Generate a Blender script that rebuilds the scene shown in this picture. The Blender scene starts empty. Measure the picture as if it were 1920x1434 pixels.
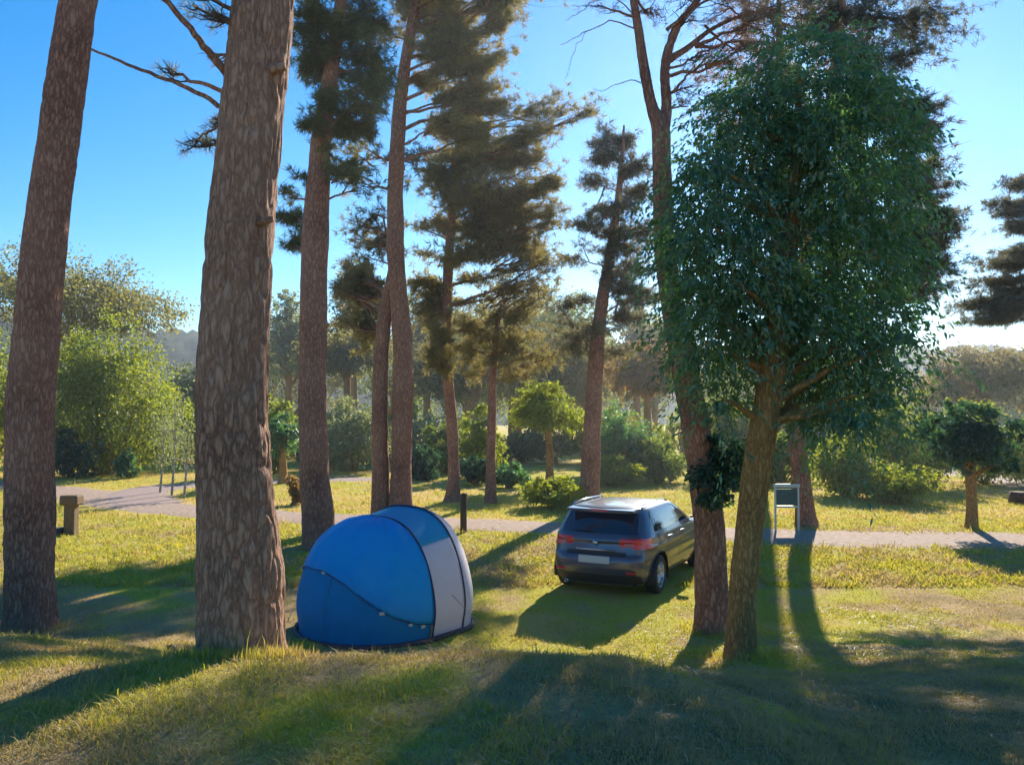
import bpy, math, numpy as np
from mathutils import Vector, Euler

# ------------------------------------------------------------------ camera, sky, sun, exposure
scene = bpy.context.scene
COL = scene.collection
F = 1478.0                      # focal length in pixels of the 1920 px wide photograph
PITCH = math.radians(2.44)
CAM_Z = 2.9
HAZE = 0.00055
cam_d = bpy.data.cameras.new('camera')
cam = bpy.data.objects.new('camera', cam_d)
COL.objects.link(cam)
cam.location = (0, 0, CAM_Z)
cam.rotation_euler = (math.pi / 2 + PITCH, 0, 0)
cam_d.sensor_width = 36.0
cam_d.lens = 36.0 * F / 1920.0
cam_d.clip_end = 6000
scene.camera = cam

SUN_AZ = math.radians(19.5)     # to the right of straight ahead
SUN_EL = math.radians(25.5)
world = bpy.data.worlds.new('World')
scene.world = world
world.use_nodes = True
wn = world.node_tree
wn.nodes.clear()
w_out = wn.nodes.new('ShaderNodeOutputWorld')
w_bg = wn.nodes.new('ShaderNodeBackground')
w_sky = wn.nodes.new('ShaderNodeTexSky')
w_sky.sky_type = 'NISHITA'
w_sky.sun_disc = False
w_sky.sun_elevation = SUN_EL
w_sky.sun_rotation = SUN_AZ
w_sky.air_density = 1.0
w_sky.dust_density = 0.03
w_sky.ozone_density = 3.0
w_hs = wn.nodes.new('ShaderNodeHueSaturation')
w_hs.inputs['Saturation'].default_value = 1.44
w_hs.inputs['Value'].default_value = 1.0
w_bg.inputs['Strength'].default_value = 0.049
wn.links.new(w_sky.outputs[0], w_hs.inputs['Color'])
wn.links.new(w_hs.outputs[0], w_bg.inputs[0])
wn.links.new(w_bg.outputs[0], w_out.inputs[0])

sun_d = bpy.data.lights.new('sun', 'SUN')
sun = bpy.data.objects.new('sun', sun_d)
COL.objects.link(sun)
sun_d.energy = 2.9
sun_d.angle = math.radians(0.6)
sun_d.color = (1.0, 0.93, 0.80)
SUN_DIR = Vector((math.sin(SUN_AZ) * math.cos(SUN_EL), math.cos(SUN_AZ) * math.cos(SUN_EL), math.sin(SUN_EL)))
sun.rotation_euler = SUN_DIR.to_track_quat('Z', 'Y').to_euler()
sun.location = (8, 24, 30)

scene.view_settings.view_transform = 'Standard'
scene.view_settings.look = 'None'
scene.view_settings.gamma = 1.0
scene.view_settings.use_curve_mapping = False
scene.view_settings.exposure = 2.0
scene.render.engine = 'CYCLES'
scene.cycles.max_bounces = 8
scene.cycles.transparent_max_bounces = 12
scene.cycles.use_denoising = True

# ------------------------------------------------------------------ helpers
cp, sp = math.cos(PITCH), math.sin(PITCH)


def P(px, py, d):
    """world point seen at photograph pixel (px, py), at horizontal distance d ahead"""
    u = (px - 960.0) / F
    v = (717.0 - py) / F
    y = cp - v * sp
    z = sp + v * cp
    return np.array([u / y * d, d, CAM_Z + z / y * d])


def hash2(ix, iy, seed):
    h = (ix.astype(np.int64) * 374761393 + iy.astype(np.int64) * 668265263 + seed * 974634777) & 0x7fffffff
    h = ((h ^ (h >> 13)) * 1274126177) & 0x7fffffff
    h = (h ^ (h >> 16)) & 0xffff
    return h / 65535.0


def vnoise(x, y, seed=0, wrapx=None):
    x = np.asarray(x, float); y = np.asarray(y, float)
    ix = np.floor(x).astype(np.int64); iy = np.floor(y).astype(np.int64)
    fx = x - ix; fy = y - iy
    fx = fx * fx * (3 - 2 * fx); fy = fy * fy * (3 - 2 * fy)
    ix1 = ix + 1
    if wrapx:
        ix = ix % wrapx; ix1 = ix1 % wrapx
    a = hash2(ix, iy, seed); b = hash2(ix1, iy, seed)
    c = hash2(ix, iy + 1, seed); d = hash2(ix1, iy + 1, seed)
    return (a * (1 - fx) + b * fx) * (1 - fy) + (c * (1 - fx) + d * fx) * fy


def sstep(a, b, x):
    t = np.clip((np.asarray(x, float) - a) / (b - a), 0, 1)
    return t * t * (3 - 2 * t)


def H(x, y):
    """height of the ground: a grassy bank under the camera, level camping ground beyond"""
    x = np.asarray(x, float); y = np.asarray(y, float)
    r = sstep(0.6, 2.6, x)
    l = sstep(-1.9, -4.2, x)
    hb = 1.30 - 0.34 * r + 0.06 * l + 0.055 * np.exp(-((x + 0.8) / 1.7) ** 2)
    ye = 8.6 + 2.6 * r + 2.2 * l
    ys = 4.9 - 0.6 * r - 0.2 * l
    t = 1 - sstep(0, 1, (y - ys) / (ye - ys))
    near = 1 - sstep(9, 15, y)
    n = (vnoise(x * 0.9, y * 0.9, 3) - 0.5) * 0.06 + (vnoise(x * 2.7, y * 2.7, 4) - 0.5) * 0.06 + (vnoise(x * 7.0, y * 7.0, 5) - 0.5) * 0.025
    return hb * t + n * near


def G(px, py):
    """first ground point on the line of sight through a pixel"""
    ds = np.linspace(1.5, 80, 6000)
    pts = np.array([P(px, py, 1.0)])
    dirv = pts[0] - np.array([0, 0, CAM_Z])
    z = CAM_Z + dirv[2] * ds
    below = z < H(dirv[0] * ds, ds)
    i = int(np.argmax(below))
    return np.array([dirv[0] * ds[i], ds[i], float(H(dirv[0] * ds[i], ds[i]))])


def make_mesh(name, verts, faces, smooth=False, attrs=None):
    verts = np.asarray(verts, np.float32).reshape(-1, 3)
    faces = np.asarray(faces, np.int32)
    k = faces.shape[1]
    me = bpy.data.meshes.new(name)
    me.vertices.add(len(verts))
    me.vertices.foreach_set('co', verts.ravel())
    me.loops.add(faces.size)
    me.loops.foreach_set('vertex_index', faces.ravel())
    me.polygons.add(len(faces))
    me.polygons.foreach_set('loop_start', np.arange(len(faces), dtype=np.int32) * k)
    if smooth:
        me.polygons.foreach_set('use_smooth', np.ones(len(faces), bool))
    for an, av in (attrs or {}).items():
        a = me.attributes.new(an, 'FLOAT', 'POINT')
        a.data.foreach_set('value', np.asarray(av, np.float32))
    me.update(calc_edges=True)
    me.validate()
    return me


def obj(name, me, mat, parent=None, loc=None):
    o = bpy.data.objects.new(name, me)
    COL.objects.link(o)
    if mat is not None:
        me.materials.clear()
        me.materials.append(mat)
    if parent is not None:
        o.parent = parent
    if loc is not None:
        o.location = loc
    return o


def build(name, verts, faces, mat, parent=None, smooth=False, attrs=None):
    """world-space geometry under an unrotated thing"""
    off = np.array(parent.location) if parent is not None else np.zeros(3)
    if parent is not None and parent.parent is not None:
        off = off + np.array(parent.parent.location)
    return obj(name, make_mesh(name, np.asarray(verts).reshape(-1, 3) - off, faces, smooth, attrs), mat, parent)


def tag(o, label=None, cat=None, group=None, kind=None):
    if label: o['label'] = label
    if cat: o['category'] = cat
    if group: o['group'] = group
    if kind: o['kind'] = kind
    return o


def thing(name, label, cat, loc, rz=0.0, group=None):
    o = bpy.data.objects.new(name, None)
    o.empty_display_size = 0.3
    COL.objects.link(o)
    o.location = tuple(float(v) for v in loc)
    o.rotation_euler = (0, 0, rz)
    return tag(o, label, cat, group)


class Geo:
    """collects quads and triangles (as degenerate-free lists) for small hard objects"""
    def __init__(self):
        self.v = []; self.f = []

    def box(self, c, s, rot=None, bev=0.0):
        c = Vector(c); hx, hy, hz = (q / 2 for q in s)
        R = Euler(rot).to_matrix() if rot else None
        b = min(bev, hx * .9, hy * .9, hz * .9)
        base = len(self.v)
        if b <= 0:
            pts = [(sx * hx, sy * hy, sz * hz) for sz in (-1, 1) for sx, sy in ((-1, -1), (1, -1), (1, 1), (-1, 1))]
            fs = [(3, 2, 1, 0), (4, 5, 6, 7), (0, 1, 5, 4), (1, 2, 6, 5), (2, 3, 7, 6), (3, 0, 4, 7)]
        else:
            pts = []
            ring = [(-hx + b, -hy), (hx - b, -hy), (hx, -hy + b), (hx, hy - b), (hx - b, hy), (-hx + b, hy), (-hx, hy - b), (-hx, -hy + b)]
            for z, sc in ((-hz, 1), (-hz + b, 0), (hz - b, 0), (hz, 1)):
                for x, y in ring:
                    if sc:
                        x = max(-hx + b, min(hx - b, x)); y = max(-hy + b, min(hy - b, y))
                    pts.append((x, y, z))
            fs = []
            for k in range(3):
                for i in range(8):
                    j = (i + 1) % 8
                    fs.append((k * 8 + i, k * 8 + j, k * 8 + 8 + j, k * 8 + 8 + i))
            fs.append(tuple(range(7, -1, -1))); fs.append(tuple(range(24, 32)))
        for p in pts:
            p = Vector(p)
            if R: p = R @ p
            self.v.append(tuple(p + c))
        self.f += [tuple(base + i for i in f) for f in fs]

    def tube(self, pts, rad, n=8, caps=True):
        pts = [Vector(p) for p in pts]
        if not hasattr(rad, '__len__'): rad = [rad] * len(pts)
        base = len(self.v)
        for i, p in enumerate(pts):
            t = (pts[min(i + 1, len(pts) - 1)] - pts[max(i - 1, 0)]).normalized()
            a = t.orthogonal().normalized() if i == 0 else (a - t * a.dot(t)).normalized()
            b = t.cross(a)
            for k in range(n):
                an = 2 * math.pi * k / n
                self.v.append(tuple(p + (a * math.cos(an) + b * math.sin(an)) * rad[i]))
        for i in range(len(pts) - 1):
            for k in range(n):
                k2 = (k + 1) % n
                self.f.append((base + i * n + k, base + i * n + k2, base + (i + 1) * n + k2, base + (i + 1) * n + k))
        if caps:
            self.f.append(tuple(base + k for k in range(n - 1, -1, -1)))
            self.f.append(tuple(base + (len(pts) - 1) * n + k for k in range(n)))

    def lathe(self, prof, c, axis='Z', n=32, close=False):
        """prof: (radius, height) list"""
        base = len(self.v)
        for r, h in prof:
            for k in range(n):
                an = 2 * math.pi * k / n
                q = (r * math.cos(an), r * math.sin(an), h)
                if axis == 'X': q = (h, q[0], q[1])
                self.v.append((q[0] + c[0], q[1] + c[1], q[2] + c[2]))
        m = len(prof)
        for i in range(m - (0 if close else 1)):
            i2 = (i + 1) % m
            for k in range(n):
                k2 = (k + 1) % n
                self.f.append((base + i * n + k, base + i * n + k2, base + i2 * n + k2, base + i2 * n + k))

    def obj(self, name, mat, parent=None, smooth=False):
        me = bpy.data.meshes.new(name)
        me.from_pydata(self.v, [], self.f)
        if smooth:
            me.polygons.foreach_set('use_smooth', np.ones(len(me.polygons), bool))
        me.update()
        return obj(name, me, mat, parent)


# ------------------------------------------------------------------ materials
def new_mat(name):
    m = bpy.data.materials.new(name)
    m.use_nodes = True
    nt = m.node_tree
    nt.nodes.clear()
    out = nt.nodes.new('ShaderNodeOutputMaterial')
    return m, nt, out


def N(nt, typ, **kw):
    n = nt.nodes.new(typ)
    for k, v in kw.items():
        if k in n.inputs.keys():
            n.inputs[k].default_value = v
        else:
            setattr(n, k, v)
    return n


def ramp(nt, stops, fac):
    r = nt.nodes.new('ShaderNodeValToRGB')
    e = r.color_ramp.elements
    while len(e) < len(stops): e.new(0.5)
    for i, (p, c) in enumerate(stops):
        e[i].position = p
        e[i].color = (c[0], c[1], c[2], 1)
    nt.links.new(fac, r.inputs[0])
    return r.outputs[0]


def principled(name, col, rough=0.5, metal=0.0, coat=0.0, noise=None, bump=0.0, scale=20.0, spec=0.5):
    m, nt, out = new_mat(name)
    b = N(nt, 'ShaderNodeBsdfPrincipled', Roughness=rough, Metallic=metal)
    b.inputs['Specular IOR Level'].default_value = spec
    b.inputs['Coat Weight'].default_value = coat
    b.inputs['Coat Roughness'].default_value = 0.05
    b.inputs['Base Color'].default_value = (*col, 1)
    if noise or bump:
        tc = N(nt, 'ShaderNodeTexCoord')
        no = N(nt, 'ShaderNodeTexNoise', Scale=scale, Detail=5.0, Roughness=0.6)
        nt.links.new(tc.outputs['Object'], no.inputs['Vector'])
        if noise:
            c2 = noise
            nt.links.new(ramp(nt, [(0.3, col), (0.7, c2)], no.outputs[0]), b.inputs['Base Color'])
        if bump:
            bp = N(nt, 'ShaderNodeBump', Strength=bump, Distance=0.02)
            nt.links.new(no.outputs[0], bp.inputs['Height'])
            nt.links.new(bp.outputs[0], b.inputs['Normal'])
    nt.links.new(b.outputs[0], out.inputs[0])
    return m


def leaf_mat(name, stops, trans=0.45, tint=(1.25, 1.2, 0.5), rough=0.5, gloss=0.05, big=0.6):
    """leaves and needles: diffuse + light coming through, colour varied per leaf ('var') and per clump"""
    m, nt, out = new_mat(name)
    at = N(nt, 'ShaderNodeAttribute', attribute_name='var')
    tc = N(nt, 'ShaderNodeTexCoord')
    no = N(nt, 'ShaderNodeTexNoise', Scale=big, Detail=2.0)
    nt.links.new(tc.outputs['Object'], no.inputs['Vector'])
    mx = N(nt, 'ShaderNodeMix', data_type='FLOAT')
    mx.inputs[0].default_value = 0.35
    nt.links.new(at.outputs['Fac'], mx.inputs[2])
    nt.links.new(no.outputs[0], mx.inputs[3])
    col = ramp(nt, stops, mx.outputs[0])
    d = N(nt, 'ShaderNodeBsdfDiffuse')
    nt.links.new(col, d.inputs[0])
    t = N(nt, 'ShaderNodeBsdfTranslucent')
    mul = N(nt, 'ShaderNodeMix', data_type='RGBA', blend_type='MULTIPLY')
    mul.inputs[0].default_value = 1.0
    mul.clamp_result = False
    nt.links.new(col, mul.inputs[6])
    mul.inputs[7].default_value = (*tint, 1)
    nt.links.new(mul.outputs[2], t.inputs[0])
    ms = N(nt, 'ShaderNodeMixShader')
    ms.inputs[0].default_value = trans
    nt.links.new(d.outputs[0], ms.inputs[1])
    nt.links.new(t.outputs[0], ms.inputs[2])
    g = N(nt, 'ShaderNodeBsdfGlossy', Roughness=rough)
    g.inputs[0].default_value = (0.8, 0.85, 0.9, 1)
    m2 = N(nt, 'ShaderNodeMixShader')
    m2.inputs[0].default_value = gloss
    nt.links.new(ms.outputs[0], m2.inputs[1])
    nt.links.new(g.outputs[0], m2.inputs[2])
    nt.links.new(m2.outputs[0], out.inputs[0])
    return m


def bark_mat(name, dark, mid, light, sx=9.0, sz=1.7, bump=1.0, dist=0.03):
    m, nt, out = new_mat(name)
    tc = N(nt, 'ShaderNodeTexCoord')
    mp = N(nt, 'ShaderNodeMapping')
    mp.inputs['Scale'].default_value = (sx, sx, sz)
    nt.links.new(tc.outputs['Object'], mp.inputs['Vector'])
    n0 = N(nt, 'ShaderNodeTexNoise', Scale=1.2, Detail=3.0)
    nt.links.new(mp.outputs[0], n0.inputs['Vector'])
    va = N(nt, 'ShaderNodeVectorMath', operation='MULTIPLY_ADD')
    nt.links.new(n0.outputs['Color'], va.inputs[0])
    va.inputs[1].default_value = (1.9, 1.9, 1.9)
    nt.links.new(mp.outputs[0], va.inputs[2])
    vo = N(nt, 'ShaderNodeTexVoronoi', feature='DISTANCE_TO_EDGE', Scale=1.0)
    nt.links.new(va.outputs[0], vo.inputs['Vector'])
    n1 = N(nt, 'ShaderNodeTexNoise', Scale=2.6, Detail=8.0, Roughness=0.75)
    nt.links.new(mp.outputs[0], n1.inputs['Vector'])
    mr = N(nt, 'ShaderNodeMapRange')
    mr.inputs['From Max'].default_value = 0.34
    nt.links.new(vo.outputs['Distance'], mr.inputs['Value'])
    ad = N(nt, 'ShaderNodeMath', operation='MULTIPLY_ADD')
    nt.links.new(n1.outputs[0], ad.inputs[0])
    ad.inputs[1].default_value = 0.62
    ml = N(nt, 'ShaderNodeMath', operation='MULTIPLY')
    nt.links.new(mr.outputs[0], ml.inputs[0])
    ml.inputs[1].default_value = 0.5
    nt.links.new(ml.outputs[0], ad.inputs[2])
    n2 = N(nt, 'ShaderNodeTexNoise', Scale=0.9, Detail=3.0)
    nt.links.new(tc.outputs['Object'], n2.inputs['Vector'])
    mm = N(nt, 'ShaderNodeMix', data_type='FLOAT')
    mm.inputs[0].default_value = 0.42
    nt.links.new(ad.outputs[0], mm.inputs[2])
    nt.links.new(n2.outputs[0], mm.inputs[3])
    col = ramp(nt, [(0.25, dark), (0.5, mid), (0.8, light)], mm.outputs[0])
    b = N(nt, 'ShaderNodeBsdfPrincipled', Roughness=0.95)
    b.inputs['Specular IOR Level'].default_value = 0.15
    nt.links.new(col, b.inputs['Base Color'])
    bp = N(nt, 'ShaderNodeBump', Strength=bump, Distance=dist)
    nt.links.new(ad.outputs[0], bp.inputs['Height'])
    nt.links.new(bp.outputs[0], b.inputs['Normal'])
    nt.links.new(b.outputs[0], out.inputs[0])
    return m


M = {}
M['bark_big'] = bark_mat('bark_pine', (0.085, 0.044, 0.032), (0.37, 0.205, 0.135), (0.56, 0.36, 0.25), 21, 6.0, 0.8)
M['bark'] = bark_mat('bark_pine_reddish', (0.08, 0.036, 0.028), (0.31, 0.155, 0.105), (0.50, 0.29, 0.20), 18, 5.2, 0.8)
M['bark_brown'] = bark_mat('bark_brown', (0.09, 0.048, 0.02), (0.36, 0.20, 0.075), (0.55, 0.34, 0.14), 22, 6.5, 0.8)
M['bark_pale'] = bark_mat('bark_pale', (0.10, 0.09, 0.07), (0.35, 0.32, 0.27), (0.6, 0.56, 0.5), 12, 6)
M['twig'] = principled('twig_bark', (0.05, 0.03, 0.025), 0.9, noise=(0.12, 0.075, 0.06))

M['needle_dark'] = leaf_mat('needles_dark', [(0.1, (0.04, 0.06, 0.03)), (0.5, (0.11, 0.13, 0.05)), (0.9, (0.22, 0.20, 0.065))], 0.55, (1.6, 1.35, 0.5))
M['needle_olive'] = leaf_mat('needles_olive', [(0.1, (0.09, 0.095, 0.045)), (0.5, (0.22, 0.205, 0.095)), (0.9, (0.40, 0.33, 0.14))], 0.6, (1.4, 1.2, 0.65))
M['needle_rust'] = leaf_mat('needles_rust', [(0.1, (0.10, 0.07, 0.055)), (0.5, (0.23, 0.165, 0.12)), (0.9, (0.36, 0.26, 0.18))], 0.5, (1.4, 1.15, 0.8))
M['needle_blue'] = leaf_mat('needles_bluish', [(0.1, (0.055, 0.06, 0.055)), (0.5, (0.13, 0.135, 0.10)), (0.9, (0.25, 0.22, 0.13))], 0.55, (1.35, 1.2, 0.8))
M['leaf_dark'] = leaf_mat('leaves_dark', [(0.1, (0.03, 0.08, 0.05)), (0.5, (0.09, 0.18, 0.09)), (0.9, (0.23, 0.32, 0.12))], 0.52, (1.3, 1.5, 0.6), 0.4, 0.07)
M['leaf_bright'] = leaf_mat('leaves_bright', [(0.1, (0.09, 0.14, 0.02)), (0.5, (0.22, 0.28, 0.035)), (0.9, (0.38, 0.38, 0.06))], 0.6, (1.35, 1.2, 0.5))
M['leaf_mid'] = leaf_mat('leaves_mid', [(0.1, (0.07, 0.115, 0.035)), (0.5, (0.18, 0.25, 0.065)), (0.9, (0.33, 0.36, 0.11))], 0.55, (1.35, 1.2, 0.5))
M['leaf_yellow'] = leaf_mat('leaves_yellow', [(0.1, (0.16, 0.17, 0.02)), (0.5, (0.34, 0.33, 0.03)), (0.9, (0.5, 0.44, 0.06))], 0.6, (1.3, 1.15, 0.4))
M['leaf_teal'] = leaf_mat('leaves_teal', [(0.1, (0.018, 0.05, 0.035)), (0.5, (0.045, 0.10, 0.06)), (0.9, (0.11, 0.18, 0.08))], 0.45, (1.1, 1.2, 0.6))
M['leaf_olive'] = leaf_mat('leaves_olive', [(0.1, (0.10, 0.11, 0.045)), (0.5, (0.22, 0.22, 0.085)), (0.9, (0.35, 0.33, 0.14))], 0.55, (1.25, 1.1, 0.6))
M['leaf_orange'] = leaf_mat('leaves_orange', [(0.1, (0.16, 0.11, 0.04)), (0.5, (0.28, 0.19, 0.065)), (0.9, (0.38, 0.28, 0.10))], 0.55, (1.2, 1.0, 0.5))
M['leaf_brown'] = leaf_mat('leaves_brown', [(0.1, (0.13, 0.125, 0.06)), (0.5, (0.25, 0.23, 0.11)), (0.9, (0.38, 0.35, 0.17))], 0.5, (1.2, 1.0, 0.6))
M['leaf_grey'] = leaf_mat('leaves_grey', [(0.1, (0.11, 0.14, 0.08)), (0.5, (0.24, 0.28, 0.15)), (0.9, (0.38, 0.40, 0.23))], 0.5, (1.2, 1.1, 0.6))
M['grass'] = leaf_mat('grass_blades', [(0.0, (0.25, 0.23, 0.10)), (0.18, (0.36, 0.30, 0.14)), (0.36, (0.46, 0.34, 0.19)), (0.55, (0.42, 0.42, 0.04)), (0.8, (0.54, 0.41, 0.14)), (1.0, (0.62, 0.47, 0.24))], 0.45, (1.25, 1.15, 0.6), 0.5, 0.02, 0.9)


def ground_mat():
    m, nt, out = new_mat('grass_ground')
    tc = N(nt, 'ShaderNodeTexCoord')
    a = N(nt, 'ShaderNodeAttribute', attribute_name='dry')
    n1 = N(nt, 'ShaderNodeTexNoise', Scale=0.7, Detail=6.0, Roughness=0.65)
    n2 = N(nt, 'ShaderNodeTexNoise', Scale=9.0, Detail=6.0, Roughness=0.7)
    n3 = N(nt, 'ShaderNodeTexNoise', Scale=60.0, Detail=3.0, Roughness=0.7)
    for n in (n1, n2, n3):
        nt.links.new(tc.outputs['Object'], n.inputs['Vector'])
    s = N(nt, 'ShaderNodeMath', operation='MULTIPLY_ADD')
    nt.links.new(n1.outputs[0], s.inputs[0]); s.inputs[1].default_value = 0.55
    nt.links.new(a.outputs['Fac'], s.inputs[2])
    s2 = N(nt, 'ShaderNodeMath', operation='MULTIPLY_ADD')
    nt.links.new(n2.outputs[0], s2.inputs[0]); s2.inputs[1].default_value = 0.4
    nt.links.new(s.outputs[0], s2.inputs[2])
    s3 = N(nt, 'ShaderNodeMath', operation='MULTIPLY_ADD')
    nt.links.new(n3.outputs[0], s3.inputs[0]); s3.inputs[1].default_value = 0.3
    nt.links.new(s2.outputs[0], s3.inputs[2])
    s4 = N(nt, 'ShaderNodeMath', operation='SUBTRACT')
    nt.links.new(s3.outputs[0], s4.inputs[0]); s4.inputs[1].default_value = 0.62
    col = ramp(nt, [(0.0, (0.22, 0.18, 0.085)), (0.25, (0.44, 0.30, 0.16)), (0.5, (0.42, 0.39, 0.05)),
                    (0.75, (0.53, 0.37, 0.12)), (1.0, (0.60, 0.45, 0.23))], s4.outputs[0])
    b = N(nt, 'ShaderNodeBsdfPrincipled', Roughness=1.0)
    b.inputs['Specular IOR Level'].default_value = 0.05
    nt.links.new(col, b.inputs['Base Color'])
    bp = N(nt, 'ShaderNodeBump', Strength=0.9, Distance=0.05)
    nt.links.new(s3.outputs[0], bp.inputs['Height'])
    nt.links.new(bp.outputs[0], b.inputs['Normal'])
    nt.links.new(b.outputs[0], out.inputs[0])
    return m


M['ground'] = ground_mat()
M['gravel'] = principled('gravel_track', (0.25, 0.175, 0.13), 0.95, noise=(0.46, 0.335, 0.26), bump=0.9, scale=7, spec=0.1)
M['asphalt'] = principled('worn_asphalt', (0.25, 0.18, 0.155), 0.9, noise=(0.38, 0.28, 0.25), bump=0.5, scale=18, spec=0.15)

# ------------------------------------------------------------------ ground
PATH = [(40, 14.6), (26, 16.2), (14, 18.1), (8, 18.9), (3, 20.0), (-1, 21.3), (-5, 22.4), (-9.5, 24.0), (-13.5, 26.6), (-17.5, 31), (-26, 36), (-40, 40)]
SPUR = [(-12.0, 26.0), (-14.2, 29.5), (-14.4, 32.6), (-11.5, 35.0), (-6.0, 36.6)]


def resample(pts, step):
    pts = np.array(pts, float)
    seg = np.linalg.norm(np.diff(pts, axis=0), axis=1)
    t = np.concatenate([[0], np.cumsum(seg)])
    n = max(2, int(t[-1] / step))
    s = np.linspace(0, t[-1], n)
    c = np.stack([np.interp(s, t, pts[:, k]) for k in range(pts.shape[1])], 1)
    for _ in range(6):
        c[1:-1] = 0.25 * c[:-2] + 0.5 * c[1:-1] + 0.25 * c[2:]
    return c


PATH_C = resample(PATH, 0.5)
SPUR_C = resample(SPUR, 0.5)


def path_dist(x, y):
    out = np.full(x.shape, 1e9)
    for c in (PATH_C, SPUR_C, ROAD_C):
        for p in c[::2]:
            out = np.minimum(out, np.hypot(x - p[0], y - p[1]))
    return out


def dryness(x, y):
    """how dry the turf is, place by place: green lawn to the left, straw meadow beyond the track"""
    x = np.asarray(x, float); y = np.asarray(y, float)
    d = 0.16 + 0.0 * x
    d = d + 0.60 * sstep(15, 24, y) * (0.65 + 0.35 * vnoise(x * .15, y * .15, 9))
    d = d + 0.34 * np.exp(-((x + 4.2) ** 2 / 6 + (y - 7.6) ** 2 / 3))               # straw patch by the left trunk
    d = d + 0.36 * np.exp(-((x - 0.3) ** 2 / 5 + (y - 11) ** 2 / 10))               # between tent and car
    d = d + 0.36 * np.exp(-((x - 3.6) ** 2 / 8 + (y - 12.0) ** 2 / 22))
    d = d + 0.20 * np.exp(-((x - 9) ** 2 / 30 + (y - 14) ** 2 / 12))
    lawn = np.exp(-((x + 7.5) ** 2 / 16 + (y - 16.5) ** 2 / 14))
    d = d * (1 - 0.5 * lawn) + 0.36 * lawn
    d = d + 0.22 * np.exp(-((x + 0.6) ** 2 / 1.8 + (y - 4.4) ** 2 / 0.9)) - 0.10 * np.exp(-((x - 6) ** 2 / 30 + (y - 10) ** 2 / 40))
    d = d + 0.34 * (vnoise(x * 0.75, y * 0.75, 21) - 0.5) + 0.40 * (vnoise(x * 1.9, y * 1.9, 22) - 0.5)
    return np.clip(d, 0, 1)


xs = np.concatenate([-np.geomspace(1600, 16, 24)[:-1], np.linspace(-16, 16, 321), np.geomspace(16, 1600, 24)[1:]])
ys = np.concatenate([-np.geomspace(300, 6, 12)[:-1], np.linspace(-6, 20, 261), np.linspace(20, 60, 81)[1:], np.geomspace(60, 2500, 24)[1:]])
XX, YY = np.meshgrid(xs, ys)
ZZ = H(XX, YY)
nx, ny = len(xs), len(ys)
idx = np.arange(nx * ny).reshape(ny, nx)
fc = np.stack([idx[:-1, :-1], idx[:-1, 1:], idx[1:, 1:], idx[1:, :-1]], -1).reshape(-1, 4)
g = build('ground', np.stack([XX, YY, ZZ], -1), fc, M['ground'], smooth=True, attrs={'dry': dryness(XX, YY).ravel()})
tag(g, kind='structure')


def strip(name, c, hw, z, mat, seed):
    t = np.gradient(c, axis=0)
    t /= np.linalg.norm(t, axis=1)[:, None]
    nrm = np.stack([-t[:, 1], t[:, 0]], 1)
    k = np.arange(len(c))
    l = hw * (1 + 0.35 * (vnoise(k * .35, k * 0 + .5, seed) - .5) + 0.25 * (vnoise(k * 1.1, k * 0 + .5, seed + 1) - .5))
    r = hw * (1 + 0.35 * (vnoise(k * .35, k * 0 + 7.5, seed) - .5) + 0.25 * (vnoise(k * 1.1, k * 0 + 7.5, seed + 1) - .5))
    cols = np.linspace(-1, 1, 7)
    pts = []
    for q in cols:
        w = np.where(q < 0, l, r)
        p = c + nrm * (w * q)[:, None]
        pts.append(np.concatenate([p, np.full((len(c), 1), z)], 1))
    V = np.stack(pts, 1)
    V[:, :, 2] += H(V[:, :, 0], V[:, :, 1])
    V[:, [0, -1], 2] -= 0.03
    ii = np.arange(len(c) * 7).reshape(len(c), 7)
    f = np.stack([ii[:-1, :-1], ii[:-1, 1:], ii[1:, 1:], ii[1:, :-1]], -1).reshape(-1, 4)
    return tag(build(name, V, f, mat, smooth=True), kind='structure')


strip('gravel_track', PATH_C, np.interp(PATH_C[:, 0], [-20, -8, 2, 8], [1.5, 1.4, 1.3, 1.75]), 0.012, M['gravel'], 31)
ROAD_C = resample([(22.2, 60), (22.6, 44), (23.2, 39), (22.4, 34), (20.8, 27), (19.5, 20)], 0.5)
strip('road', ROAD_C, 2.0, 0.022, M['asphalt'], 38)
strip('path', SPUR_C, 1.3, 0.018, M['asphalt'], 35)

# far wooded hills
rng = np.random.default_rng(5)


def hill(name, d0, d1, th0, th1, hfun, mat, seed):
    th = np.linspace(th0, th1, 420)
    rr = np.linspace(0, 1, 36)
    T, R_ = np.meshgrid(th, rr)
    D = d0 + (d1 - d0) * R_
    hh = hfun(T)
    prof = sstep(0, 0.75, R_) * (1 - 0.6 * sstep(0.78, 1, R_))
    Z = hh * prof - 1.0
    Z = Z + prof * 3.4 * (vnoise(T * 150, R_ * 20, seed) + 0.6 * vnoise(T * 330, R_ * 40, seed + 1))
    V = np.stack([np.sin(T) * D, np.cos(T) * D, Z], -1)
    ii = np.arange(T.size).reshape(T.shape)
    f = np.stack([ii[:-1, :-1], ii[:-1, 1:], ii[1:, 1:], ii[1:, :-1]], -1).reshape(-1, 4)
    return tag(build(name, V, f, mat), kind='structure')


M['hill'] = principled('far_woodland', (0.03, 0.045, 0.025), 1.0, noise=(0.085, 0.10, 0.05), bump=1.0, scale=0.12, spec=0.0)
hill('hills', 230, 430, -1.2, 1.2, lambda t: 39 + 8 * (vnoise(t * 5, t * 0 + 1, 71) - .5) - 12 * sstep(-0.2, 0.5, t) + 3 * vnoise(t * 24, t * 0, 72), M['hill'], 70)


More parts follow.
